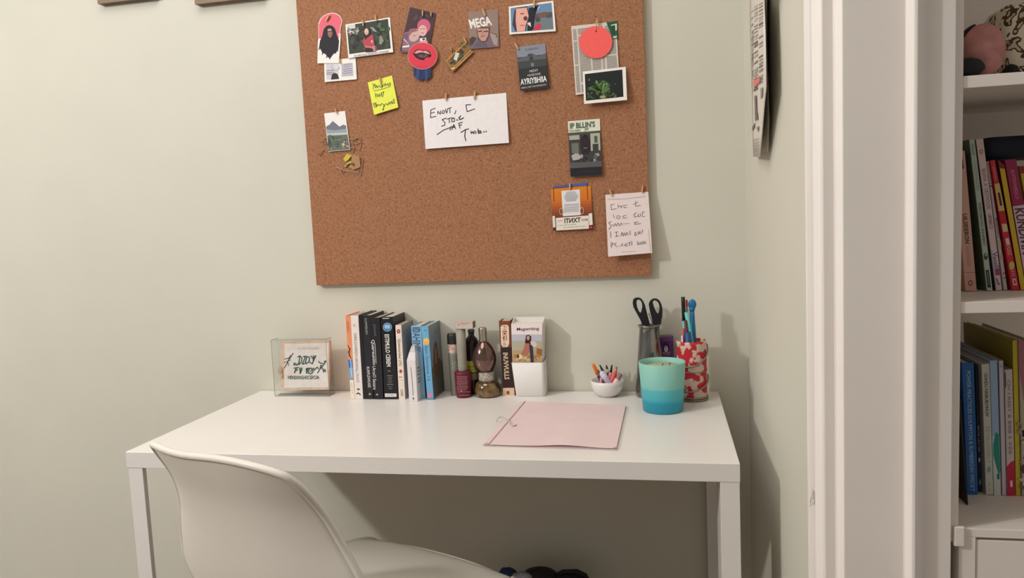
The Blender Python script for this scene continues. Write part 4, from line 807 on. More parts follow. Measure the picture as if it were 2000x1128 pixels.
b = MB(); loft(b, [ring(A.x, B.x, Yn+.002, yb1-.006, .008, DT), ring(A.x-.001, B.x+.001, Yn, yb1-.004, .009, DT+.002), ring(At.x, Bt.x, Yn-.004, yb1, .006, zr, .0), ring(At.x+.0018, Bt.x-.0018, Yn-.0022, yb1-.0018, .005, zr), ring(A.x+.002, B.x-.002, Yn+.003, yb1-.007, .006, DT+.003)], BW); b.build('bin_body', bn, bevel=0)
mg = thing('magazine_box', 'white box with a printed beach magazine cover standing in the white bin', 'box', ((At.x+Bt.x)/2, Yn+.02, DT+.003))
zt2 = onY(*P1(K, 1340, 226), Yn+.004).z; MX0 = onY(*P1(K, 1174, 300), Yn+.004).x; MX1 = onY(*P1(K, 1500, 300), Yn+.004).x
MX0b, MX1b = A.x+.0055, B.x-.0055
b = MB(); y0, y1 = Yn+.005, -.014
n = 0; MWm = mat((226, 220, 214), .5, noise=.01)
MX0, MX1 = onY(*P1(K, 1170, 228), y0).x, onY(*P1(K, 1502, 228), y0).x; RX0, RX1 = onY(*P1(K, 1187, 630), y0).x, onY(*P1(K, 1494, 630), y0).x
loft(b, [[(xa, y0, z), (xb, y0, z), (xb, y1, z), (xa, y1, z)] for xa, xb, z in ((MX0b, MX1b, DT+.0042), (RX0, RX1, zr), (MX0, MX1, zt2))], MWm, smooth=False)
b.build('box_body', mg, bevel=.001)
zk = onY(*P1(K, 1375, 152), y1-.002).z
b = MB(); b.box((MX0+.002, y1-.003, zt2-.004), (MX1-.0005, y1, zk), MWm); b.build('back_panel', mg)
b = MB(); b.prism([(MX1-.002, y0, zt2-.001), (MX1-.002, y1, zt2-.001), (MX1-.002, y1, zk)], (.002, 0, 0), MWm); b.build('side_panel', mg)
b = MB(); b.prism([(MX0, y0, zt2-.001), (MX0, y1, zt2-.001), (MX0, y1, zk)], (.002, 0, 0), MWm); b.build('side_panel', mg)
p = Print(Plane((0, y0, 0), (0, -1, 0)), .0004)
def KB(ya, yb):
    le = lambda y: 1172+(y-228)/408*17+1.5; ri = lambda y: 1501-(y-228)/408*7-1.5
    return K(le(ya), ya, ri(ya), ya, ri(yb), yb, le(yb), yb)
p.poly(KB(228, 337), (236, 222, 220)); p.poly(KB(337, 420), (186, 188, 200)); p.poly(KB(405, 520), (176, 172, 150)); p.poly(KB(505, 628), (190, 156, 110))
p.text('Megwriting', P1(K, 1232, 266), P1(K, 1466, 258), P1(K, 1232, 308), (44, 38, 40), .02)
p.blotch(*P1(K, 1212, 560), *P1(K, 1470, 608), [(206, 176, 130), (160, 124, 84), (214, 190, 150)], 20, 1, 4)
p.poly(K(1330, 345, 1360, 338, 1385, 360, 1380, 420, 1370, 450, 1340, 450, 1318, 420), (56, 34, 34)); p.ell(*P1(K, 1352, 372), 3, 4.6, (190, 150, 136)); p.poly(K(1320, 430, 1365, 430, 1370, 500, 1340, 560, 1285, 555, 1275, 540, 1300, 500), (176, 110, 92)); p.poly(K(1362, 440, 1400, 450, 1412, 628, 1378, 628), (54, 54, 74)); p.poly(K(1372, 410, 1420, 405, 1450, 440, 1430, 470, 1395, 460), (226, 196, 190)); p.poly(K(1440, 480, 1500, 490, 1500, 560, 1440, 540), (150, 96, 66)); p.ell(*P1(K, 1262, 570), 6, 5, (222, 204, 178)); p.ell(*P1(K, 1245, 565), 2.4, 4, (80, 54, 44)); p.build(mg, 'printed_cover')

# ------------------------------------------------------------------ bowl with pens
Q = zoom(1140, 690, 11.28)
bc = Vector((onZ(1187, 772, DT).x, -.052, DT)); kb = 1.905/FPX
CER = mat((230, 224, 220), .2, noise=.01, spec=.5)
bw = thing('white_bowl', 'small white ceramic bowl holding marker pens', 'bowl', bc)
zrim = onY(1187, 741, bc.y).z; rr = (onY(1219, 745, bc.y).x-onY(1154, 745, bc.y).x)/2
h = zrim-DT
b = MB(); b.lathe([(.0, DT), (rr*.50, DT), (rr*.54, DT+.002), (rr*.72, DT+h*.18), (rr*.9, DT+h*.45), (rr*.98, DT+h*.75), (rr, DT+h), (rr-.0022, DT+h), (rr*.9, DT+h*.6), (rr*.7, DT+h*.22), (0, DT+.005)], (bc.x, bc.y, 0), CER, 40, cap=False); b.build('bowl_body', bw)
def pen(name, label, cat, top, foot, r, cols, group, shape='cap'):
    """top/foot: world points; cols: [(t0,t1,color,radius factor,part name)] from the foot up"""
    top = Vector(top); foot = Vector(foot); d = top-foot
    t = thing(name, label, cat, foot, group)
    for t0, t1, c, f0, f1, nm in cols:
        b = MB(); pts = [foot+d*(t0+(t1-t0)*k/4) for k in range(5)]; rs = [r*(f0+(f1-f0)*k/4) for k in range(5)]
        b.tube(pts, rs, mat(c, .4, noise=.02), 12); b.build(nm, t)
    return t
def inbowl(dx, dy): 
    q = math.hypot(dx, dy); return Vector((bc.x+dx*rr, bc.y+dy*rr, DT+.007+.35*h*(q**2)))
def tp(x, y, dy): X, Yp_ = P1(Q, x, y); return onY(X, Yp_, bc.y+dy*rr)
GP = 'pens in the white bowl'
pen('orange_marker', 'dark marker with orange cap in the white bowl', 'marker', tp(205, 232, -.3), inbowl(-.1, .1), .0048, [(0, .62, (70, 54, 62), .8, .8, 'barrel'), (.62, .66, (226, 170, 120), .9, .9, 'ring'), (.66, 1, (226, 120, 44), 1, .85, 'cap')], GP)
pen('purple_marker', 'dark purple pen leaning beside the orange-capped marker', 'pen', tp(300, 360, -.1), inbowl(.05, -.25), .0042, [(0, .95, (86, 62, 74), .9, .9, 'barrel'), (.95, 1, (60, 44, 54), .8, .5, 'tip')], GP)
pen('black_pen', 'black pointed pen standing behind the lilac marker, nearest the orange cap', 'pen', tp(352, 248, .3), inbowl(.3, .3), .0036, [(0, .7, (44, 40, 44), 1, 1, 'barrel'), (.7, 1, (28, 26, 28), 1, .4, 'cap')], GP)
pen('green_pen', 'black pen with pale green clip in the middle of the bowl', 'pen', tp(500, 255, .35), inbowl(.25, .1), .0038, [(0, .72, (40, 38, 40), 1, 1, 'barrel'), (.72, .86, (188, 190, 150), .8, .7, 'clip_band'), (.86, 1, (38, 40, 34), .8, .4, 'cap')], GP)
pen('slim_black_pen', 'slim black pen behind the coral marker in the bowl', 'pen', tp(622, 252, .35), inbowl(.0, .3), .0034, [(0, .72, (44, 40, 44), 1, 1, 'barrel'), (.72, 1, (26, 24, 26), 1, .5, 'cap')], GP)
pen('lilac_marker', 'fat lilac marker lying in the front of the bowl', 'marker', tp(385, 400, -.35), inbowl(.42, -.25), .0082, [(0, .9, (206, 194, 212), 1, 1, 'barrel'), (.9, 1, (214, 204, 220), 1, .6, 'cap')], GP)
pen('coral_marker', 'coral red marker leaning right in the bowl', 'marker', tp(705, 370, -.05), inbowl(-.02, -.42), .005, [(0, .92, (232, 96, 98), 1, 1, 'barrel'), (.92, 1, (236, 120, 110), 1, .6, 'cap')], GP)
pen('pink_marker', 'dusty pink marker between lilac and coral markers', 'marker', tp(590, 420, .05), inbowl(.05, -.05), .0048, [(0, .9, (214, 150, 158), 1, 1, 'barrel'), (.9, 1, (220, 164, 168), 1, .7, 'cap')], GP)
pen('gold_pen', 'gold-tipped pencil at the back right of the bowl', 'pencil', tp(715, 285, .2), inbowl(.35, .35), .0036, [(0, .75, (206, 130, 96), 1, 1, 'barrel'), (.75, .92, (206, 170, 120), 1, 1, 'ferrule'), (.92, 1, (190, 140, 120), 1, .8, 'eraser')], GP)
pen('pale_pink_marker', 'pale pink marker with grey cap at the right of the bowl', 'marker', tp(815, 445, .0), inbowl(.12, -.5), .0068, [(0, .72, (236, 206, 204), 1, 1, 'barrel'), (.72, 1, (150, 120, 116), .9, .85, 'cap')], GP)
pen('bright_pink_pen', 'small bright pink pen in the front of the bowl', 'pen', tp(375, 540, -.6), inbowl(-.3, -.35), .0032, [(0, .9, (232, 150, 178), 1, 1, 'barrel'), (.9, 1, (236, 176, 196), 1, .6, 'cap')], GP)

# ------------------------------------------------------------------ glass vase with scissors
V = zoom(1130, 560, 4.338)
Yv = -.052; vc = onY(*P1(V, 590, 900), Yv); vxt = onY(*P1(V, 625, 325), Yv).x
vx = (onY(*P1(V, 606, 600), Yv).x); zv = lambda y: onY(*P1(V, 600, y), Yv).z
VG = mat((132, 132, 128), .08, metal=.8, noise=.3, scale=55, spec=.6, key='vase')
_nt = VG.node_tree; _mp = _nt.nodes.new('ShaderNodeMapping'); _mp.inputs['Scale'].default_value = (1, 1, .12)
_tx = [n for n in _nt.nodes if n.type == 'TEX_NOISE'][0]; _tc = [n for n in _nt.nodes if n.type == 'TEX_COORD'][0]
_nt.links.new(_tc.outputs['Object'], _mp.inputs['Vector']); _nt.links.new(_mp.outputs['Vector'], _tx.inputs['Vector'])
vs_ = thing('glass_vase', 'tall smoky grey mirrored vase holding the black scissors', 'vase', (vx, Yv, DT))
ztop = zv(325)
b = MB(); b.lathe([(0, DT), (.034, DT), (.0375, DT+.004), (.038, DT+.02), (.0345, zv(760)), (.0305, zv(600)), (.0268, zv(450)), (.0248, zv(385)), (.0242, zv(350)), (.0262, zv(332)), (.0278, ztop), (.0262, ztop), (.022, zv(345)), (.024, zv(400)), (.027, zv(600)), (.032, DT+.012), (0, DT+.010)], (vx, Yv, 0), VG, 40, cap=False); b.build('vase_body', vs_)
b = MB(); b.tube([(vx+.0276*math.cos(a), Yv+.0276*math.sin(a), ztop) for a in [2*math.pi*i/32 for i in range(32)]], .0012, mat((170, 168, 160), .2, metal=.8), 8, True); b.build('rim', vs_)
S6 = zoom(1240, 570, 10.256)
SB = mat((26, 26, 30), .45, noise=.02); sc = thing('scissors', 'scissors with black loop handles standing in the grey vase', 'scissors', (vx, Yv, DT+.012))
def half(outer, inner, nm):
    yo = Yv-.004
    o3 = [onY(x, y, yo) for x, y in outer]; i3 = [onY(x, y, yo) for x, y in inner]
    b = MB(); T = Vector((0, .009, 0)); n = len(o3)
    # stitched ring: sample both loops by angle from the hole centre
    c = sum(i3, Vector())/len(i3)
    def hit(loop, a):
        best = None; dx, dz = math.cos(a), math.sin(a)
        for k in range(len(loop)):
            p0, p1 = loop[k]-c, loop[(k+1) % len(loop)]-c; ex, ez = p1.x-p0.x, p1.z-p0.z; den = dx*ez-dz*ex
            if abs(den) < 1e-12: continue
            tt = (p0.x*ez-p0.z*ex)/den; ss = (p0.x*dz-p0.z*dx)/den
            if tt > 0 and -1e-6 <= ss <= 1+1e-6 and (best is None or tt > best): best = tt
        return c+Vector((dx, 0, dz))*(best or .001)
    N = 160; base = len(b.v)
    for k in range(N):
        a = 2*math.pi*k/N; oi, ii = hit(o3, a), hit(i3, a); b.v += [oi, ii, oi+T, ii+T]
    for k in range(N):
        q, r = 4*k, 4*((k+1) % N)
        for fc in ([q, r, r+1, q+1], [q+2, q+3, r+3, r+2], [q, q+2, r+2, r], [q+1, r+1, r+3, q+3]): b.face(fc, SB)
    return b.build(nm, sc)
half(S6(0, 360, -30, 300, -45, 220, -35, 150, 10, 118, 70, 113, 120, 130, 165, 185, 200, 260, 230, 380, 265, 520, 305, 660, 150, 665, 110, 560, 50, 450), S6(30, 220, 38, 170, 70, 150, 110, 165, 140, 215, 148, 290, 130, 380, 112, 425, 80, 390, 45, 310), 'handle')
half(S6(285, 300, 278, 240, 295, 190, 340, 145, 395, 130, 450, 140, 500, 185, 535, 260, 553, 360, 548, 480, 525, 600, 530, 640, 365, 665, 345, 560, 310, 430), S6(360, 230, 362, 190, 390, 163, 435, 180, 470, 215, 492, 280, 492, 360, 465, 445, 430, 410, 385, 310), 'handle')
SV2 = mat((150, 150, 150), .25, metal=.9)
for s, nm in ((-1, 'blade'), (1, 'blade')):
    b = MB(); q = [onY(*P1(S6, 230 if s < 0 else 360, 640), Yv-.003), onY(*P1(S6, 310 if s < 0 else 450, 640), Yv-.003)]
    b.prism([q[0], q[1], Vector((vx+s*.004+.003, Yv-.003, DT+.014)), Vector((vx+s*.004-.003, Yv-.003, DT+.014))], (0, .003, 0), SV2); b.build(nm, sc)
b = MB(); b.prism([onY(x, y, Yv+.001) for x, y in S6(265, 420, 285, 420, 370, 640, 350, 650)], (0, .002, 0), SV2); b.build('shank', sc)

# purple box
Yb_ = -.035; A = onY(*P1(V, 692, 590), Yb_); B = onY(*P1(V, 806, 590), Yb_); zt3 = onY(*P1(V, 745, 432), Yb_).z
pb = thing('purple_box', 'small purple box with white figure print behind the turquoise candle', 'box', ((A.x+B.x)/2, Yb_, DT))
b = MB(); b.box((A.x, Yb_, DT), (B.x, Yb_+.028, zt3), mat((98, 50, 116), .45, noise=.03)); b.build('carton', pb, bevel=.0008)
p = Print(Plane((0, Yb_, 0), (0, -1, 0)), .0003); p.poly(V(696, 440, 802, 440, 802, 456, 696, 456), (120, 72, 140)); p.ell(*P1(V, 741, 510), 6.4, 10, (66, 30, 84)); p.ell(*P1(V, 741, 524), 4, 6.4, (206, 200, 210)); p.ell(*P1(V, 741, 508), 2.6, 3, (170, 160, 176)); p.stroke(V(705, 556, 780, 553), .8, (206, 180, 206)); p.text('VIOLA', P1(V, 712, 562), P1(V, 775, 560), P1(V, 712, 578), (214, 190, 150)); p.build(pb)
b = MB(); b.box((A.x-.0012, Yb_, DT), (A.x, Yb_+.028, zt3-.002), mat((176, 130, 150), .5)); b.build('side_flap', pb)
b = MB(); b.tube([(A.x+.002, Yb_+.02, zt3+.003), (B.x-.003, Yb_+.02, zt3+.004), (B.x, Yb_+.02, zt3)], .0009, mat((120, 110, 96), .5)); b.build('wire_loop', pb)

# floral tin with pens
Yc2 = -.082; tc_ = onY(*P1(V, 985, 900), Yc2); tcx = onY(1352, 745, Yc2).x; zc2 = lambda y: onY(*P1(V, 985, y), Yc2).z
tr = (onY(*P1(V, 1092, 760), Yc2).x-onY(*P1(V, 828, 760), Yc2).x)/2*.97
tn = thing('floral_tin', 'red and cream floral tin with wire handles holding pens', 'tin', (tcx, Yc2, DT))
FL = patch_mat((192, 40, 54), (212, 186, 170), scale=42, th=.52, rough=.45, sharp=.02)
z1 = zc2(450)
b = MB(); b.lathe([(0, DT+.004), (tr*.97, DT+.004), (tr*.97, DT+.012), (tr*.99, z1-.006), (tr*1.0, z1), (tr*.95, z1), (tr*.92, DT+.010), (0, DT+.008)], (tcx, Yc2, 0), FL, 40, cap=False); b.build('tin_wall', tn)
MTL = mat((150, 140, 126), .35, metal=.7)
for zq in (DT+.003, DT+.0085): 
    b = MB(); b.tube([(tcx+tr*1.0*math.cos(a), Yc2+tr*1.0*math.sin(a), zq) for a in [2*math.pi*i/36 for i in range(36)]], .0022, MTL, 8, True); b.build('foot_ring', tn)
zm = zc2(702)
b = MB(); b.tube([(tcx+tr*1.0*math.cos(a), Yc2+tr*1.0*math.sin(a), zm) for a in [2*math.pi*i/36 for i in range(36)]], .0012, MTL, 8, True); b.build('seam_ring', tn)
for za_, zb_ in ((zc2(490), zc2(655)), (zc2(745), zc2(862))):
    pts = []
    for i in range(25):
        a = math.pi*(.5-i/24*1.0)-math.pi/2  # from +x side round the front to -x
        a = -math.pi*i/24
        k = math.sin(math.pi/2*min(1, i/17)); pts.append((tcx+(tr+.0022)*math.cos(a+.25), Yc2+(tr+.0022)*math.sin(a+.25), za_+(zb_-za_)*k))
    b = MB(); b.tube(pts, .0019, MTL, 8); b.build('wire_handle', tn)
# tin contents
def tpx(x, y, dy): return onY(*P1(S6, x, y), Yc2+dy)
def intin(dx, dy): return Vector((tcx+dx*tr, Yc2+dy*tr, DT+.0095))
GT_ = 'pens in the floral tin'
pen('black_marker', 'black-topped turquoise marker, tallest in the floral tin', 'marker', tpx(963, 98, 0), intin(-.35, .1), .0046, [(0, .76, (96, 196, 184), .95, .95, 'barrel'), (.76, 1, (26, 24, 28), 1, 1, 'cap')], GT_)
pen('red_pencil', 'dark pencil with red end behind the turquoise pens', 'pencil', tpx(1036, 155, .006), intin(-.1, .3), .0029, [(0, .85, (60, 36, 44), 1, 1, 'barrel'), (.85, .93, (170, 150, 130), 1.05, 1.05, 'ferrule'), (.93, 1, (216, 72, 86), 1, 1, 'eraser')], GT_)
pen('turquoise_pen', 'turquoise pen leaning to the left in the floral tin', 'pen', tpx(1030, 405, -.012), intin(.6, -.2), .0048, [(0, 1, (104, 198, 188), 1, 1, 'barrel')], GT_)
t = pen('blue_stick', 'blue spoon-ended plastic stick in the floral tin', 'stick', tpx(1140, 380, .008), intin(.35, .3), .006, [(0, 1, (34, 110, 160), 1, 1, 'handle')], GT_)
b = MB(); tpv = tpx(1150, 245, .008); b.ball(tpv, (.0095, .005, .0125), mat((34, 112, 164), .3), 16, 10); b.tube([tpx(1140, 385, .008), tpx(1150, 300, .008)], [.006, .0075], mat((34, 112, 164), .3), 12); b.build('spoon_end', t)
pen('dark_red_pen', 'dark red pen low among the pens in the tin', 'pen', tpx(1010, 560, -.016), intin(-.1, -.5), .0034, [(0, 1, (110, 40, 52), 1, 1, 'barrel')], GT_)
pen('coral_pen', 'coral pen standing low at the left of the tin', 'pen', tpx(962, 730, -.016), intin(-.4, -.4), .0034, [(0, 1, (190, 84, 92), 1, 1, 'barrel')], GT_)
pen('navy_pen', 'navy blue pen standing low in the middle of the tin', 'pen', tpx(1050, 800, -.022), intin(.1, -.6), .0078, [(0, 1, (44, 74, 130), 1, 1, 'barrel')], GT_)
pen('white_pen', 'thin white pen at the left rim of the tin', 'pen', tpx(945, 870, -.022), intin(-.5, -.5), .0022, [(0, 1, (222, 214, 212), 1, 1, 'barrel')], GT_)
pen('cream_eraser_stick', 'cream rounded stick end at the right rim of the tin', 'stick', tpx(1345, 915, .0), intin(.55, .1), .0052, [(0, .9, (214, 200, 160), 1, 1, 'barrel'), (.9, 1, (220, 208, 170), 1, .7, 'tip')], GT_)

# turquoise candle
ccy = -.20; cb = onZ(1296, 800, DT); ccy = cb.y; ccx = onY(1294, 760, ccy).x
r1 = (onY(1340, 705, ccy).x-onY(1246.5, 705, ccy).x)/2*.985; r0 = (onY(1336, 790, ccy).x-onY(1256, 790, ccy).x)/2*.985
zt4 = onY(1293, 705, ccy).z; hc = zt4-DT
cn = thing('turquoise_candle', 'turquoise ombre candle in a tapered glass on the desk corner', 'candle', (ccx, ccy, DT))
CM = ramp_mat('Z', 0, hc, [(0, (34, 144, 172)), (.24, (36, 150, 176)), (.30, (72, 172, 186)), (.50, (84, 180, 190)), (.54, (128, 190, 182)), (1, (142, 196, 182))], rough=.45, wob=.006, scale=90)
b = MB(); b.lathe([(0, DT), (r0-.003, DT), (r0, DT+.003), (r0*.5+r1*.5, DT+hc*.5), (r1, zt4-.001), (r1-.0008, zt4), (r1-.0022, zt4), (r1-.003, zt4-.012), (r1-.0045, zt4-.02), (r0-.006, DT+.006), (0, DT+.006)], (ccx, ccy, 0), CM, 56, cap=False); b.build('glass', cn)
b = MB(); b.lathe([(0, DT+.0062), (r0-.0068, DT+.0062), (r1-.0048, zt4-.0135), (r1-.0050, zt4-.013), (0, zt4-.0132)], (ccx, ccy, 0), mat((214, 190, 152), .6, noise=.05, scale=60), 40, cap=False); b.build('wax', cn)
for dx, dy in ((.0, .0), (.016, .01)):
    b = MB(); b.tube([(ccx+dx, ccy+dy, zt4-.014), (ccx+dx+.001, ccy+dy, zt4-.008), (ccx+dx+.004, ccy+dy, zt4-.005)], .0009, mat((60, 44, 30), .8), 6); b.build('wick', cn)

# ------------------------------------------------------------------ pink folder
def fz(x, y, z): return onZ(920+x/6.06, 770+y/6.06, z)
PK = mat((226, 203, 203), .6, noise=.02, scale=14); fd = thing('pink_folder', 'pale pink cardboard folder lying on the desk with a cord loop', 'folder', ((.9), -.32, DT))
FLc, FRc, BRc, BLc = fz(140, 612, DT+.0002), fz(1728, 660, DT+.0002), fz(1838, 150, DT+.0002), fz(585, 100, DT+.0002)
def bil(u, v): return FLc*(1-u)*(1-v)+FRc*u*(1-v)+BRc*u*v+BLc*(1-u)*v
def slab(nm, zf, th_, u0, u1, v0=0, v1=1, n=14):
    b = MB(); top = []; bot = []
    for j in range(3):
        for i in range(n+1):
            u, v = u0+(u1-u0)*i/n, v0+(v1-v0)*j/2; q = bil(u, v); z = DT+.0004+zf(u, v)
            b.v += [Vector((q.x, q.y, z)), Vector((q.x, q.y, z+th_))]
    idx = lambda i, j, k: 2*(j*(n+1)+i)+k
    for j in range(2):
        for i in range(n):
            b.face([idx(i, j, 1), idx(i+1, j, 1), idx(i+1, j+1, 1), idx(i, j+1, 1)], PK); b.face([idx(i, j, 0), idx(i, j+1, 0), idx(i+1, j+1, 0), idx(i+1, j, 0)], PK)
    for i in range(n):
        b.face([idx(i, 0, 0), idx(i+1, 0, 0), idx(i+1, 0, 1), idx(i, 0, 1)], PK); b.face([idx(i, 2, 0), idx(i, 2, 1), idx(i+1, 2, 1), idx(i+1, 2, 0)], PK)
    for j in range(2):
        b.face([idx(0, j, 0), idx(0, j, 1), idx(0, j+1, 1), idx(0, j+1, 0)], PK); b.face([idx(n, j, 0), idx(n, j+1, 0), idx(n, j+1, 1), idx(n, j, 1)], PK)
    return b.build(nm, fd)
slab('back_cover', lambda u, v: .0002, .0012, 0, 1)
slab('inner_sheets', lambda u, v: .0016+.0006*math.sin(u*3), .001, .03, .985, .01, .99)
slab('front_cover', lambda u, v: .0034+(1-v)*.0036*math.exp(-((u-.62)/.18)**2), .0012, .055, .995)
slab('spine_strip', lambda u, v: .0034, .0014, 0, .043)
b = MB(); b.tube([bil(.05, v)+Vector((0, 0, .0046)) for v in (0, .25, .5, .75, 1)], .0012, mat((190, 156, 162), .7), 8); b.build('fold_bead', fd)
CD = mat((190, 184, 180), .4, noise=.03)
ar = [fz(300, 320, DT+.004), fz(318, 285, DT+.009), fz(345, 262, DT+.012), fz(390, 270, DT+.011), fz(430, 295, DT+.009), fz(455, 325, DT+.0075), fz(470, 358, DT+.007), fz(500, 372, DT+.0065), fz(540, 358, DT+.0062)]
b = MB(); b.tube(ar, .0012, CD, 8); b.build('cord_loop', fd)
for q in ((180, 575), (1700, 625)):
    b = MB(); b.ball(fz(q[0], q[1], DT+.006), (.004, .003, .0014), mat((206, 172, 176), .6), 10, 6); b.build('corner_tab', fd)

# ------------------------------------------------------------------ bundle under the desk
bg = thing('bag_bundle', 'dark cloth bag with blue and white scarf under the desk by the wall', 'bag', (.80, -.12, 0))
def lump(nm, c, r, mt, seed):
    random.seed(seed); b = MB(); b.ball(c, r, mt, 18, 12, .07); return b.build(nm, bg, subsurf=1)
zt5 = .318
lump('bag_body', (.805, -.12, .145), (.115, .085, .15), mat((38, 36, 40), .7, noise=.1, scale=20, bump=.2), 1)
lump('blue_scarf', (.716, -.13, .262), (.036, .04, .052), mat((34, 58, 92), .8, noise=.2, scale=60), 2)
lump('white_cloth', (.758, -.145, .272), (.046, .04, .040), mat((150, 150, 158), .8, noise=.2, scale=60), 3)
lump('dark_fold', (.80, -.125, .278), (.06, .05, .036), mat((30, 28, 34), .7, noise=.1), 4)
lump('dark_fold', (.875, -.125, .270), (.058, .05, .040), mat((28, 28, 34), .7, noise=.1), 5)
b = MB(); b.tube([(.84, -.13, .30), (.86, -.135, .314), (.895, -.135, .317), (.915, -.135, .308), (.922, -.135, .28)], .006, mat((26, 24, 28), .6), 8); b.build('strap', bg)
random.seed(11)

# ------------------------------------------------------------------ bookcase
YF = -.818; BWm = mat((240, 231, 222), .45, noise=.01, scale=8)
SX0 = onY(1877, 590, YF).x; Z_mid = onY(1900, 589, YF).z; Z_low = onY(1940, 1033, YF).z; Z_top = onY(1900, 147, YF).z
BX1 = 2.30; BYB = -.47; CX = prof[-1][0]+.0006
bk = thing('bookcase', 'built-in white bookcase with open shelves right of the moulded casing', 'bookcase', ((SX0+BX1)/2, (YF+BYB)/2, 0))
b = MB(); b.box((CX, YF, Z_low-.02), (SX0, BYB, 2.35), BWm); b.build('side_panel', bk, bevel=.001)
b = MB(); b.box((BX1, YF, 0), (BX1+.022, BYB, 2.35), BWm); b.build('side_panel', bk)
b = MB(); b.box((CX, BYB, 0), (BX1+.022, BYB+.01, 2.35), BWm); b.build('back_panel', bk)
for z, th_ in ((Z_mid, .0155), (Z_low, .0125), (Z_top, .0158), (1.75, .016), (2.35, .016)):
    b = MB(); b.box((SX0 if z < 2.3 else CX, YF, z-th_), (BX1, BYB, z), BWm); b.build('shelf', bk, bevel=.0008)
# lower cabinet: frame, drawer front with a dark gap above
fx1 = onY(1906, 1080, YF).x; zg = onY(1950, 1051.5, YF).z
b = MB(); b.box((onY(1873, 1080, YF).x, YF, 0), (fx1, BYB, Z_low-.0125), BWm); b.build('frame_stile', bk, bevel=.001)
b = MB(); b.box((fx1+.001, YF+.002, zg-.22), (BX1, YF+.02, zg-.0035), BWm); dr = b.build('drawer_front', bk, bevel=.0015)
b = MB(); b.box((fx1+.001, YF+.002, .06), (BX1, YF+.02, zg-.225), BWm); b.build('drawer_front', bk, bevel=.0015)
b = MB(); b.box((fx1, YF+.03, .02), (BX1, BYB, Z_low-.014), mat((60, 50, 44), .8)); b.build('carcass', bk)
a = onY(1863.5, 1028, YF-.006); c = onY(1885, 1068, YF-.006)
b = MB(); b.box((a.x, YF-.006, c.z), (c.x, YF+.0, a.z), BWm); b.build('hinge_block', bk, bevel=.002)
# --- middle shelf books
ZA = zoom(1870, 260, 6.27); ZB = zoom(1870, 420, 5.64); ZC = zoom(1870, 630, 5.94); ZD = zoom(1860, 800, 5.643)
GM = 'books on the middle shelf of the bookcase'; YM = onZ(1940, 568, Z_mid).y; DM = .15
def vt(p, s, t0, t1, c, w=.5, bold=0, quad=None, side=.5):
    """lettering down a leaning spine: quad TL TR BR BL in pixels, from t0 to t1 of its height"""
    f = quad_fn(quad); p.text(s, f(side+w/2, t0), f(side+w/2, t1), f(side-w/2, t0), c, bold)
q = ((1863, 292), (1884.4, 294), (1908, 569), (1885.5, 569))
def m1(p, q=q): f = quad_fn(q); vt(p, 'UILSIEIERON', .45, .66, (60, 40, 40), .4, .02, q); vt(p, 'AURSTEEDER', .68, .82, (170, 128, 112), .3, 0, q); p.stroke([f(.02, .865), f(.98, .865)], .8, (130, 90, 80)); p.ell(*f(.5, .94), 4.6, 5.6, (120, 74, 70)); p.ell(*f(.5, .94), 3, 3.6, (190, 146, 132)); p.poly(rect(f, .55, .06, .75, .13), (50, 34, 34))
book('salmon_book', 'salmon pink book leaning at the left end of the middle shelf', q, YM, Z_mid, DM, (206, 160, 142), m1, GM)
q = ((1893, 272), (1903.6, 271.5), (1939, 568.5), (1927.6, 568.5))
def m2(p, q=q): f = quad_fn(q); vt(p, 'Geil', .03, .1, (70, 90, 80), .5, 0, q); vt(p, 'CONSTRVANORA', .14, .34, (130, 146, 132), .5, 0, q); vt(p, 'EVEDORATIIO SNHIEBRO', .42, .70, (80, 96, 88), .5, .01, q); p.ell(*f(.5, .77), 4, 7, (60, 84, 84)); p.ell(*f(.55, .76), 2, 3, (150, 176, 164)); p.poly(rect(f, .2, .86, .75, .975), (44, 52, 50)); p.stroke([f(.48, .87), f(.48, .96)], 1, (170, 190, 176))
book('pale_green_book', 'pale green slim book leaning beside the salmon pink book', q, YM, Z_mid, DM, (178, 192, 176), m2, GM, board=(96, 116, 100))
q = ((1906, 272), (1920.4, 270.5), (1957.5, 563), (1945.5, 564))
def m3(p, q=q): f = quad_fn(q); p.ell(*f(.5, .085), 3.4, 4.6, (190, 70, 70)); p.ell(*f(.5, .085), 2, 2.8, (214, 186, 182)); vt(p, 'BOFIA X VESTIDOR', .2, .47, (126, 104, 112), .5, 0, q); vt(p, 'UPARE D', .5, .6, (110, 90, 104), .5, .01, q); vt(p, 'Veselll', .755, .87, (110, 104, 150), .8, .02, q); p.poly(rect(f, .1, .87, .9, .91), (170, 60, 110)); p.poly(rect(f, .0, .74, .2, .98), (176, 168, 178)); p.stroke([f(.3, .93), f(.45, .97), f(.75, .965)], 1.4, (50, 44, 50))
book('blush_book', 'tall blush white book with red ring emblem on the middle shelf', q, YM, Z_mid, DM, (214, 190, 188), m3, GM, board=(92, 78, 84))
q = ((1926.8, 315.5), (1931, 314.5), (1968, 560.5), (1961, 561.5))
def m4(p, q=q): f = quad_fn(q); p.poly(rect(f, .05, .01, .95, .19), (206, 196, 192)); vt(p, 'JERSZNITZ', .01, .185, (150, 50, 60), .8, .02, q); p.poly(rect(f, .0, .19, 1, .2), (150, 40, 56)); vt(p, 'ROHOU', .45, .6, (70, 70, 80), .6, .01, q); p.poly(rect(f, .05, .62, .95, .68), (190, 186, 150)); p.poly(rect(f, .05, .74, .95, .78), (206, 160, 160)); vt(p, 'II', .88, .93, (120, 100, 110), .4, 0, q)
book('white_red_book', 'thin white book with red title block beside the red book', q, YM+.004, Z_mid, DM, (198, 192, 192), m4, GM)
q = ((1934, 313.5), (1943.2, 311.5), (1992, 566.5), (1977, 567))
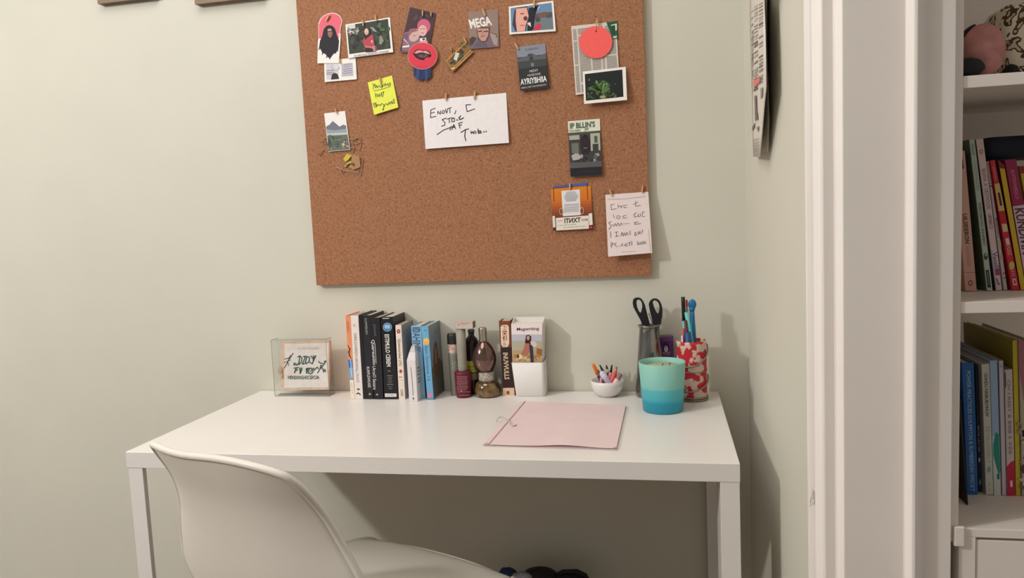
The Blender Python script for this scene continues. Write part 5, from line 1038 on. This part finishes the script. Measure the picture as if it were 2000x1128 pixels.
def m5(p, q=q): f = quad_fn(q); p.poly(rect(f, 0, .18, 1, .39), (206, 182, 110)); p.poly(rect(f, .35, .25, .75, .35), (70, 48, 40)); vt(p, 'tutioen', .05, .15, (226, 150, 150), .4, 0, q); p.poly(rect(f, .0, .39, 1, .48), (186, 46, 44)); p.poly(rect(f, .1, .49, .9, .55), (210, 190, 150)); p.poly(rect(f, .3, .60, .8, .65), (220, 206, 190)); vt(p, 'PZEZ', .66, .73, (230, 180, 150), .5, .01, q); p.ell(*f(.5, .81), 5.2, 8.5, (206, 186, 100)); vt(p, 'Ill', .85, .89, (230, 150, 150), .4, 0, q); p.poly(rect(f, .25, .91, .75, .96), (226, 196, 190)); p.poly(rect(f, .4, .92, .65, .95), (180, 60, 66))
book('red_book', 'bright red book with yellow patches on the middle shelf', q, YM, Z_mid, DM, (196, 44, 58), m5, GM)
q = ((1950, 313), (1961.5, 322), (2004.5, 568), (1994, 568))
def m6(p, q=q): f = quad_fn(q); p.poly([f(0, 0), f(1, 0), f(1, .03), f(0, .06)], (130, 40, 56))
book('yellow_book', 'mustard yellow spined book between the red and magenta books', q, YM-.001, Z_mid, DM, (206, 172, 40), m6, GM, board=(110, 32, 48))
q = ((1962.5, 312), (1985, 310.5), (2030, 568), (2006, 568))
def m7(p, q=q): f = quad_fn(q); p.poly([f(0, .355), f(1, .345), f(1, .985), f(0, .985)], (206, 182, 190)); vt(p, 'BUITENWERELD', .08, .30, (206, 130, 150), .3, .01, q); vt(p, 'KUNDIVIN', .37, .72, (96, 60, 80), .8, .03, q)
book('magenta_book', 'magenta and pale pink book with large lettering on the middle shelf', q, YM, Z_mid, DM, (150, 34, 78), m7, GM)
q = ((1991, 324), (2003, 324), (2046, 568), (2034, 568))
book('olive_book', 'yellow book with red head at the right edge of the middle shelf', q, YM, Z_mid, DM, (190, 166, 50), lambda p, q=q: p.poly(rect(quad_fn(q), 0, -.0, 1, .06), (150, 44, 60)), GM)
# navy pouch on the books
zb_ = onY(1950, 310, YM).z+.001
A = onY(1921, 292, YM+.03); zt6 = onY(1960, 266, YM+.03).z
b = MB(); loft(b, [ring(A.x+.006, A.x+.28, YM+.032, YM+.128, .012, zb_+.0), ring(A.x+.002, A.x+.284, YM+.028, YM+.132, .014, zb_+.008), ring(A.x+.002, A.x+.284, YM+.028, YM+.132, .014, zt6-.008), ring(A.x+.008, A.x+.278, YM+.034, YM+.126, .012, zt6)], mat((32, 36, 48), .75, noise=.08, scale=40))
tag(b.build('navy_pouch', loc=(A.x+.14, YM+.08, zb_), bevel=0), 'dark navy pouch lying on top of the middle shelf books', 'pouch')
# --- lower shelf books
GLb = 'books on the lower shelf of the bookcase'; YL_ = onZ(1940, 967, Z_low).y; DL = .17
q = ((1878.4, 708.5), (1902, 708), (1910.7, 967.5), (1889, 967.5))
book('blue_book', 'royal blue book with pale spine lettering on the lower shelf', q, YL_, Z_low, DL, (34, 92, 158), lambda p, q=q: vt(p, 'POWER PRACTICES KHUMYON & RUMBERDIH WECKT', .06, .965, (150, 186, 214), .34, .01, q, .52), GLb)
q = ((1904.5, 712), (1910, 712), (1917.5, 961), (1912, 961))
def l2(p, q=q): f = quad_fn(q); vt(p, 'BKTR LEO ISE', .48, .68, (196, 180, 176), .5, .02, q); p.poly(rect(f, .2, .73, .8, .76), (206, 206, 206)); vt(p, 'smal tot', .3, .44, (110, 106, 116), .4, 0, q); p.ell(*f(.5, .92), 2.6, 6, (120, 126, 120))
book('navy_book', 'narrow navy book set back between the blue and the ivory books', q, YL_+.012, Z_low, DL-.015, (40, 42, 56), l2, GLb)
q = ((1917, 711), (1932.2, 709.5), (1940.6, 967.5), (1925.7, 968))
def l3(p, q=q): f = quad_fn(q); vt(p, 'UUHDU NRIBUBOINUIV', .07, .40, (78, 74, 72), .45, .02, q); vt(p, 'TE OLUVVELT', .47, .75, (150, 156, 146), .45, 0, q); p.ell(*f(.5, .80), 4, 6, (120, 166, 156)); p.stroke([f(.4, .92), f(.6, .905)], 1, (120, 130, 120)); p.stroke([f(.5, .94), f(.52, .965)], 1, (150, 150, 140))
book('ivory_book', 'ivory book with dark upper lettering beside the pale blue spine', q, YL_, Z_low, DL, (196, 196, 182), l3, GLb)
q = ((1932.7, 704), (1947.8, 703), (1955, 966.8), (1941.6, 967)); 
def l4(p, q=q): f = quad_fn(q); p.poly(rect(f, 0, .56, 1, 1), (196, 202, 196)); p.poly([f(.1, .62), f(.5, .53), f(.95, .55), f(.98, .82), f(.8, .86), f(.4, .78), f(.08, .7)], (40, 140, 124)); p.poly(rect(f, .5, .84, .85, .88), (44, 110, 100))
book('sky_spine_book', 'book with pale blue spine and green leaf shape on the lower shelf', q, YL_, Z_low, DL, (150, 176, 206), l4, GLb)
q = ((1951, 704.5), (1959.8, 703.5), (1965.8, 966), (1957.7, 966))
book('lilac_white_book', 'thin lilac white book right of the green leaf spine', q, YL_, Z_low, DL, (196, 186, 194), lambda p, q=q: (p.stroke([quad_fn(q)(.3, .03), quad_fn(q)(.6, .05)], 1, (90, 80, 100)), p.stroke([quad_fn(q)(.95, .0), quad_fn(q)(.97, 1)], .8, (110, 96, 130))), GLb)
q = ((1962, 722), (1977.2, 720.5), (1983, 967.3), (1967.5, 967.5))
def l6(p, q=q): f = quad_fn(q); p.poly([f(0, .77), f(.5, .735), f(1, .72), f(1, 1), f(0, 1)], (186, 44, 70)); vt(p, 'CIV I REET & BIEB E VZB', .08, .67, (130, 116, 118), .4, .01, q); p.poly(rect(f, .38, .88, .68, .93), (230, 200, 200)); p.poly(rect(f, .02, .02, .14, .14), (60, 52, 60))
book('crimson_foot_book', 'white book with crimson foot on the lower shelf', q, YL_, Z_low, DL, (200, 186, 184), l6, GLb)
q = ((1977.6, 664.5), (1987.2, 664), (1994, 967), (1984.5, 967))
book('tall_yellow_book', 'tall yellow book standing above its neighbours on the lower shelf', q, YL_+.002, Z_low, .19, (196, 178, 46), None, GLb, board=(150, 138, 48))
q = ((1989.5, 664), (2012, 663), (2020, 967), (1996.5, 967))
def l8(p, q=q): f = quad_fn(q); p.poly([f(0, 0), f(1, 0), f(1, .5), f(.3, .38), f(0, .2)], (166, 108, 122)); p.blotch(1991, 800, 2012, 950, [(150, 140, 124), (190, 180, 162), (120, 100, 92), (206, 198, 180)], 26, 2, 6); p.poly([f(.1, .58), f(.9, .57), f(.9, .63), f(.1, .62)], (30, 28, 32)); p.ell(2000, 915, 6, 9, (96, 64, 62))
book('collage_book', 'collage-covered book at the right edge of the lower shelf', q, YL_, Z_low, DL, (178, 168, 150), l8, GLb)
Ysh = onZ(1890, 986, Z_low).y
b = MB(); q = [onY(x, y, Ysh) for x, y in ((1872, 780), (1877, 780), (1891, 986), (1888.5, 985))]; mz = min(k.z for k in q); 
for k in q: k.z += Z_low+.0002-mz
b.prism(q, (0, .09, 0), mat((34, 30, 32), .6)); o = b.build('black_sheet', loc=((q[2].x+q[3].x)/2, Ysh, Z_low)); tag(o, 'thin black sheet leaning against the side left of the blue book', 'sheet')
# --- top shelf things
YTp = YF+.048
pc_ = onY(1919, 98, YTp); rp = (onY(1962, 98, YTp).x-pc_.x); 
pk = thing('plush_ball', 'dusty pink fluffy ball on the top shelf in front of the leopard print', 'plush', (pc_.x, YTp, Z_top))
FZ = mat((196, 140, 134), .95, noise=.12, scale=50, bump=1.0, spec=.1)
rz_ = (onY(1919, 49, YTp).z-Z_top)/2
random.seed(5); b = MB(); b.ball((pc_.x, YTp, Z_top+rz_*1.02+.0008), (rp, rp*.9, rz_), FZ, 36, 24, .018); b.build('fluff', pk)
b = MB(); b.tube([(pc_.x+(rp+.001)*math.cos(a), YTp+.012, Z_top+rz_+(rz_+.002)*math.sin(a)) for a in [math.radians(100+i*8) for i in range(13)]], .0035, mat((38, 32, 38), .6), 8); b.build('dark_band', pk)
random.seed(6); dc = onY(1888, 132, YTp-.03)
b = MB(); b.ball((dc.x, YTp-.030, Z_top+.0125), (.022, .013, .0125), mat((40, 38, 42), .8, noise=.1), 20, 12, .05); tag(b.build('dark_cloth', loc=(dc.x, YTp-.036, Z_top)), 'small crumpled dark cloth in front of the pink fluffy ball', 'cloth')
LEO = patch_mat((74, 56, 40), (84, 62, 44), (204, 192, 164), scale=26, th=.2, rough=.8, voronoi=True, sharp=.03)
def leopard():
    m = bpy.data.materials.new('leopard'); m.use_nodes = True; nt = m.node_tree; p = nt.nodes['Principled BSDF']; p.inputs['Roughness'].default_value = .85
    tc = nt.nodes.new('ShaderNodeTexCoord'); nz = nt.nodes.new('ShaderNodeTexNoise'); nz.inputs['Scale'].default_value = 45
    mp = nt.nodes.new('ShaderNodeMix'); mp.data_type = 'RGBA'; mp.blend_type = 'LINEAR_LIGHT'; mp.inputs[0].default_value = .03
    nt.links.new(tc.outputs['Object'], nz.inputs['Vector']); nt.links.new(tc.outputs['Object'], mp.inputs[6]); nt.links.new(nz.outputs['Color'], mp.inputs[7])
    v = nt.nodes.new('ShaderNodeTexVoronoi'); v.inputs['Scale'].default_value = 50; nt.links.new(mp.outputs[2], v.inputs['Vector'])
    r = nt.nodes.new('ShaderNodeValToRGB'); cr = r.color_ramp; cr.elements.new(.5); cr.elements.new(.6); cr.elements.new(.7)
    for e, (t, c) in zip(cr.elements, [(.0, (206, 190, 160)), (.22, (196, 176, 142)), (.27, (70, 54, 40)), (.42, (74, 56, 42)), (.47, (224, 212, 188))]): e.position = t; e.color = rgb(c)
    nt.links.new(v.outputs['Distance'], r.inputs['Fac']); nt.links.new(r.outputs['Color'], p.inputs['Base Color']); return m
lx = onY(1962, 80, YTp+.06); lz1 = onY(1965, 10, YTp+.06).z
b = MB(); x0 = onY(1920, 30, YTp+.13).x
rings = []
for k, (ins, z) in enumerate([(.006, Z_top+.0006), (.001, Z_top+.008), (-.002, Z_top+.05), (-.001, lz1-.04), (.001, lz1-.008), (.006, lz1)]):
    rings.append(ring(x0+ins, x0+.15-ins, YTp+.05+ins*.6, YTp+.14-ins*.6, .014, z))
loft(b, rings, leopard()); tag(b.build('leopard_bag', loc=(x0+.07, YTp+.13, Z_top)), 'cream leopard-print pouch standing on the top shelf', 'pouch')
random.seed(9); dc = onY(1961, 133, YTp+.02)
b = MB(); b.ball((dc.x+.012, YTp+.03, Z_top+.011), (.010, .012, .011), mat((34, 30, 32), .8, noise=.1), 14, 10, .06); tag(b.build('dark_pompom', loc=(dc.x, YTp+.05, Z_top)), 'tiny dark tuft between pink ball and leopard-print pouch', 'tuft')
